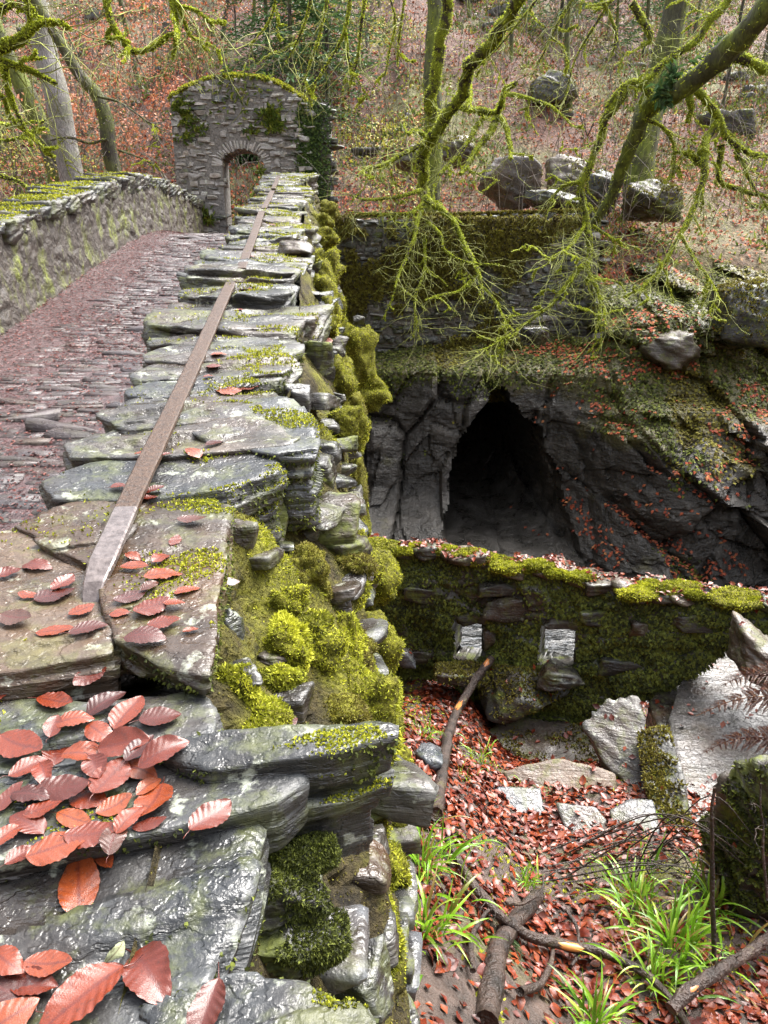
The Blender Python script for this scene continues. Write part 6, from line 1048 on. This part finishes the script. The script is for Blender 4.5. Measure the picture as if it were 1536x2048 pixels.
# ---- litter and small plants over the hillside
hq = topx(HILL_V); hv = (hq[:, 0] > -420) & (hq[:, 0] < 1960) & (hq[:, 1] > -420) & (hq[:, 1] < 760) & (HILL_V[:, 1] < 42); HV_F = HILL_F[hv[HILL_F].all(1)]
def hm(P, N): return np.clip(0.6 + 0.9 * fbm(P * 0.5, 4, 43), 0.08, 1) * (N[:, 2] > 0.2) * np.clip(22 / P[:, 1], 0.4, 1)
P, N = scatter(HILL_V, HV_F, 220000, rng, hm); k = rng.permutation(len(P))[:80000]; P, N = P[k], N[k]; P[:, 2] += 0.02
N = N + rng.normal(size=N.shape) * 0.45; N = N / np.linalg.norm(N, axis=1)[:, None]; sz = rng.uniform(0.06, 0.12, len(P)); br = (P[:, 0] / P[:, 1] + rng.normal(size=len(P)) * 0.07) > 0.0
for mt, sel, lb in (('leaf_far', ~br, 'pinkish-red fallen leaves blanketing the hillside behind the gateway'), ('leaf_brown', br, 'brown fallen leaves blanketing the hillside above the cliff')): V, F, A = cards(P[sel], N[sel], sz[sel], sz[sel] * 0.65, rng, 0.5, 0.15, lo=True); obj('leaf_litter', V, F, M[mt], None, False, A, label=lb, cat='leaf litter', kind='stuff')
P, N = scatter(HILL_V, HV_F, 300000, rng, lambda P, N: hm(P, N) * np.exp(-((P[:, 0] / P[:, 1] + 0.01) / 0.06) ** 2) * sstep(-0.3, 0.2, fbm(P * 0.6, 3, 71))); k = rng.permutation(len(P))[:26000]; P, N = P[k], N[k] + rng.normal(size=(len(P[k]), 3)) * 0.5; N = N / np.linalg.norm(N, axis=1)[:, None]
V, F, A = cards(P + np.array([0, 0, 0.04]), N, 0.10, 0.06, rng, 0.6, 0.2, lo=True); obj('leaf_litter', V, F, M['leaf_yellow'], None, False, A, label='pale yellowish leaves brightening the slope right of the spruces', cat='leaf litter', kind='stuff')
P, N = scatter(HILL_V, HV_F, 260000, rng, lambda P, N: hm(P, N) * sstep(-0.12 - 0.15 * sstep(-1, 4, P[:, 0]), 0.15, fbm(P * 0.7, 4, 47))); k = rng.permutation(len(P))[:60000]; P, N = P[k], N[k]; V, F, A = fuzz(P, N, rng.uniform(0.06, 0.24, len(P)), 0.032, rng, 2, 1.3, sag=0.2, rnd=np.clip(0.5 + 0.8 * fbm(P * 0.4, 3, 91) + rng.normal(size=len(P)) * 0.2, 0, 1)); obj('undergrowth', V, F, M['leaf_green'], None, False, A, label='low green woodrush and moss growing over the hillside', cat='undergrowth', kind='stuff')
P, N = scatter(HILL_V, HV_F, 300000, rng, lambda P, N: hm(P, N) * (P[:, 1] < 18) * (P[:, 2] > -1.5)); k = rng.permutation(len(P))[:26000]; P, N = P[k] + np.array([0, 0, 0.02]), N[k] + rng.normal(size=(len(P[k]), 3)) * 0.4; N = N / np.linalg.norm(N, axis=1)[:, None]; sz = rng.uniform(0.045, 0.085, len(P))
V, F, A = cards(P, N, sz, sz * 0.62, rng, 0.5, 0.15, lo=True); obj('leaf_litter', V, F, M['leaf_far'], None, False, A, label='drifts of small red leaves along the ledge and cliff top', cat='leaf litter', kind='stuff')
P, N = scatter(HILL_V, HV_F, 9000, rng, hm); rk = []
for p in P[rng.permutation(len(P))[:110]]: r_ = rng.uniform(0.08, 0.38); rk.append(boulder(p + [0, 0, r_ * 0.05], (r_ * rng.uniform(0.8, 1.6), r_, r_ * rng.uniform(0.35, 0.7)), int(rng.integers(9999)), 5, 6, 30, 0.04))
V, F, _ = join([(v, tri(f)) for v, f in rk]); ro = obj('rubble', V, F, M['slate_dark'], None, label='moss-covered stones scattered over the hillside', cat='stones', kind='stuff')
P, N = scatter(V, F, 26000, rng, lambda P, N: sstep(0.0, 0.5, N[:, 2]) * sstep(-0.3, 0.1, fbm(P * 1.2, 3, 4))); q = fuzz(P, N, 0.07, 0.03, rng, 2, 1.0); obj('moss', *q[:2], M['moss_brown'], ro, False, q[2], kind='stuff')
tw = []
P, N = scatter(HILL_V, HV_F, 30000, rng, hm); k = rng.permutation(len(P))[:3200]
for p in P[k]:
    h = rng.uniform(0.5, 2.2); a = rng.normal(size=3) * 0.35; q = spline([p, p + np.array([a[0] * 0.5, a[1] * 0.5, h * 0.6]), p + np.array([a[0] * 1.6, a[1], h])], 6); tw.append((q, np.linspace(0.009, 0.003, 6)))
    if rng.random() < 0.7: tw += twigs(q, 2, h * 0.6, rng, 0.0, 0.005, 0.2, 0.2, 0)
V, F, _ = join([tube(p, r, 3, cap=False) for p, r in tw]); obj('brushwood', V, F, M['twig'], None, label='haze of bare saplings and dead stems over the hillside', cat='brushwood', kind='stuff')
# moss, leaves and plants clinging to the cliff
T, nn, Ar = fnormals(CL_V, CL_F)
def clm(P, N):
    i_ = np.clip(((P[:, 0] + 3.4) / 13.9 * 349).astype(int), 0, 349) * 165 + np.clip(((P[:, 2] + 5.3) / 6.5 * 164).astype(int), 0, 164); return sstep(0.05, 0.55, mo[i_] + 0.55 * fbm(P * 1.3, 4, 53)) * (~CL_ins[i_])
P, N = scatter(CL_V, CL_F, 130000, rng, clm); k = rng.permutation(len(P))[:42000]; P, N = P[k], N[k]; g = fbm(P * 0.8, 3, 57)
for mt, sel in (('moss_dark', g < 0.12), ('moss_brown', g >= 0.12)): V, F, A = cards(P[sel], N[sel], 0.07, 0.045, rng, 0.9, 0.3, d=np.tile([0, 0, -1.0], (sel.sum(), 1)) + rng.normal(size=(sel.sum(), 3)) * 0.7, lo=True); obj('cliff_moss', V, F, M[mt], None, False, A, label='dark green moss hanging over the cliff' if mt == 'moss_dark' else 'brownish moss spread over the cliff', cat='moss', kind='stuff')
def clm2(P): i_ = np.clip(((P[:, 0] + 3.4) / 13.9 * 349).astype(int), 0, 349) * 165 + np.clip(((P[:, 2] + 5.3) / 6.5 * 164).astype(int), 0, 164); return np.where(CL_ins[i_], 0.03, 1.0)
P, N = scatter(CL_V, CL_F, 300000, rng, lambda P, N: sstep(0.35, 0.8, N[:, 2]) * (P[:, 0] > 2.2) * clm2(P) * sstep(-0.1, 0.3, fbm(P * 1.5, 3, 61))); k = rng.permutation(len(P))[:7000]; P, N = P[k], N[k]; V, F, A = cards(P + N * 0.01, N, 0.075, 0.05, rng, 0.4, 0.15, lo=True); obj('leaf_litter', V, F, M['leaf_far'], None, False, A, label='red leaves caught on the ledges of the cliff', cat='leaf litter', kind='stuff')
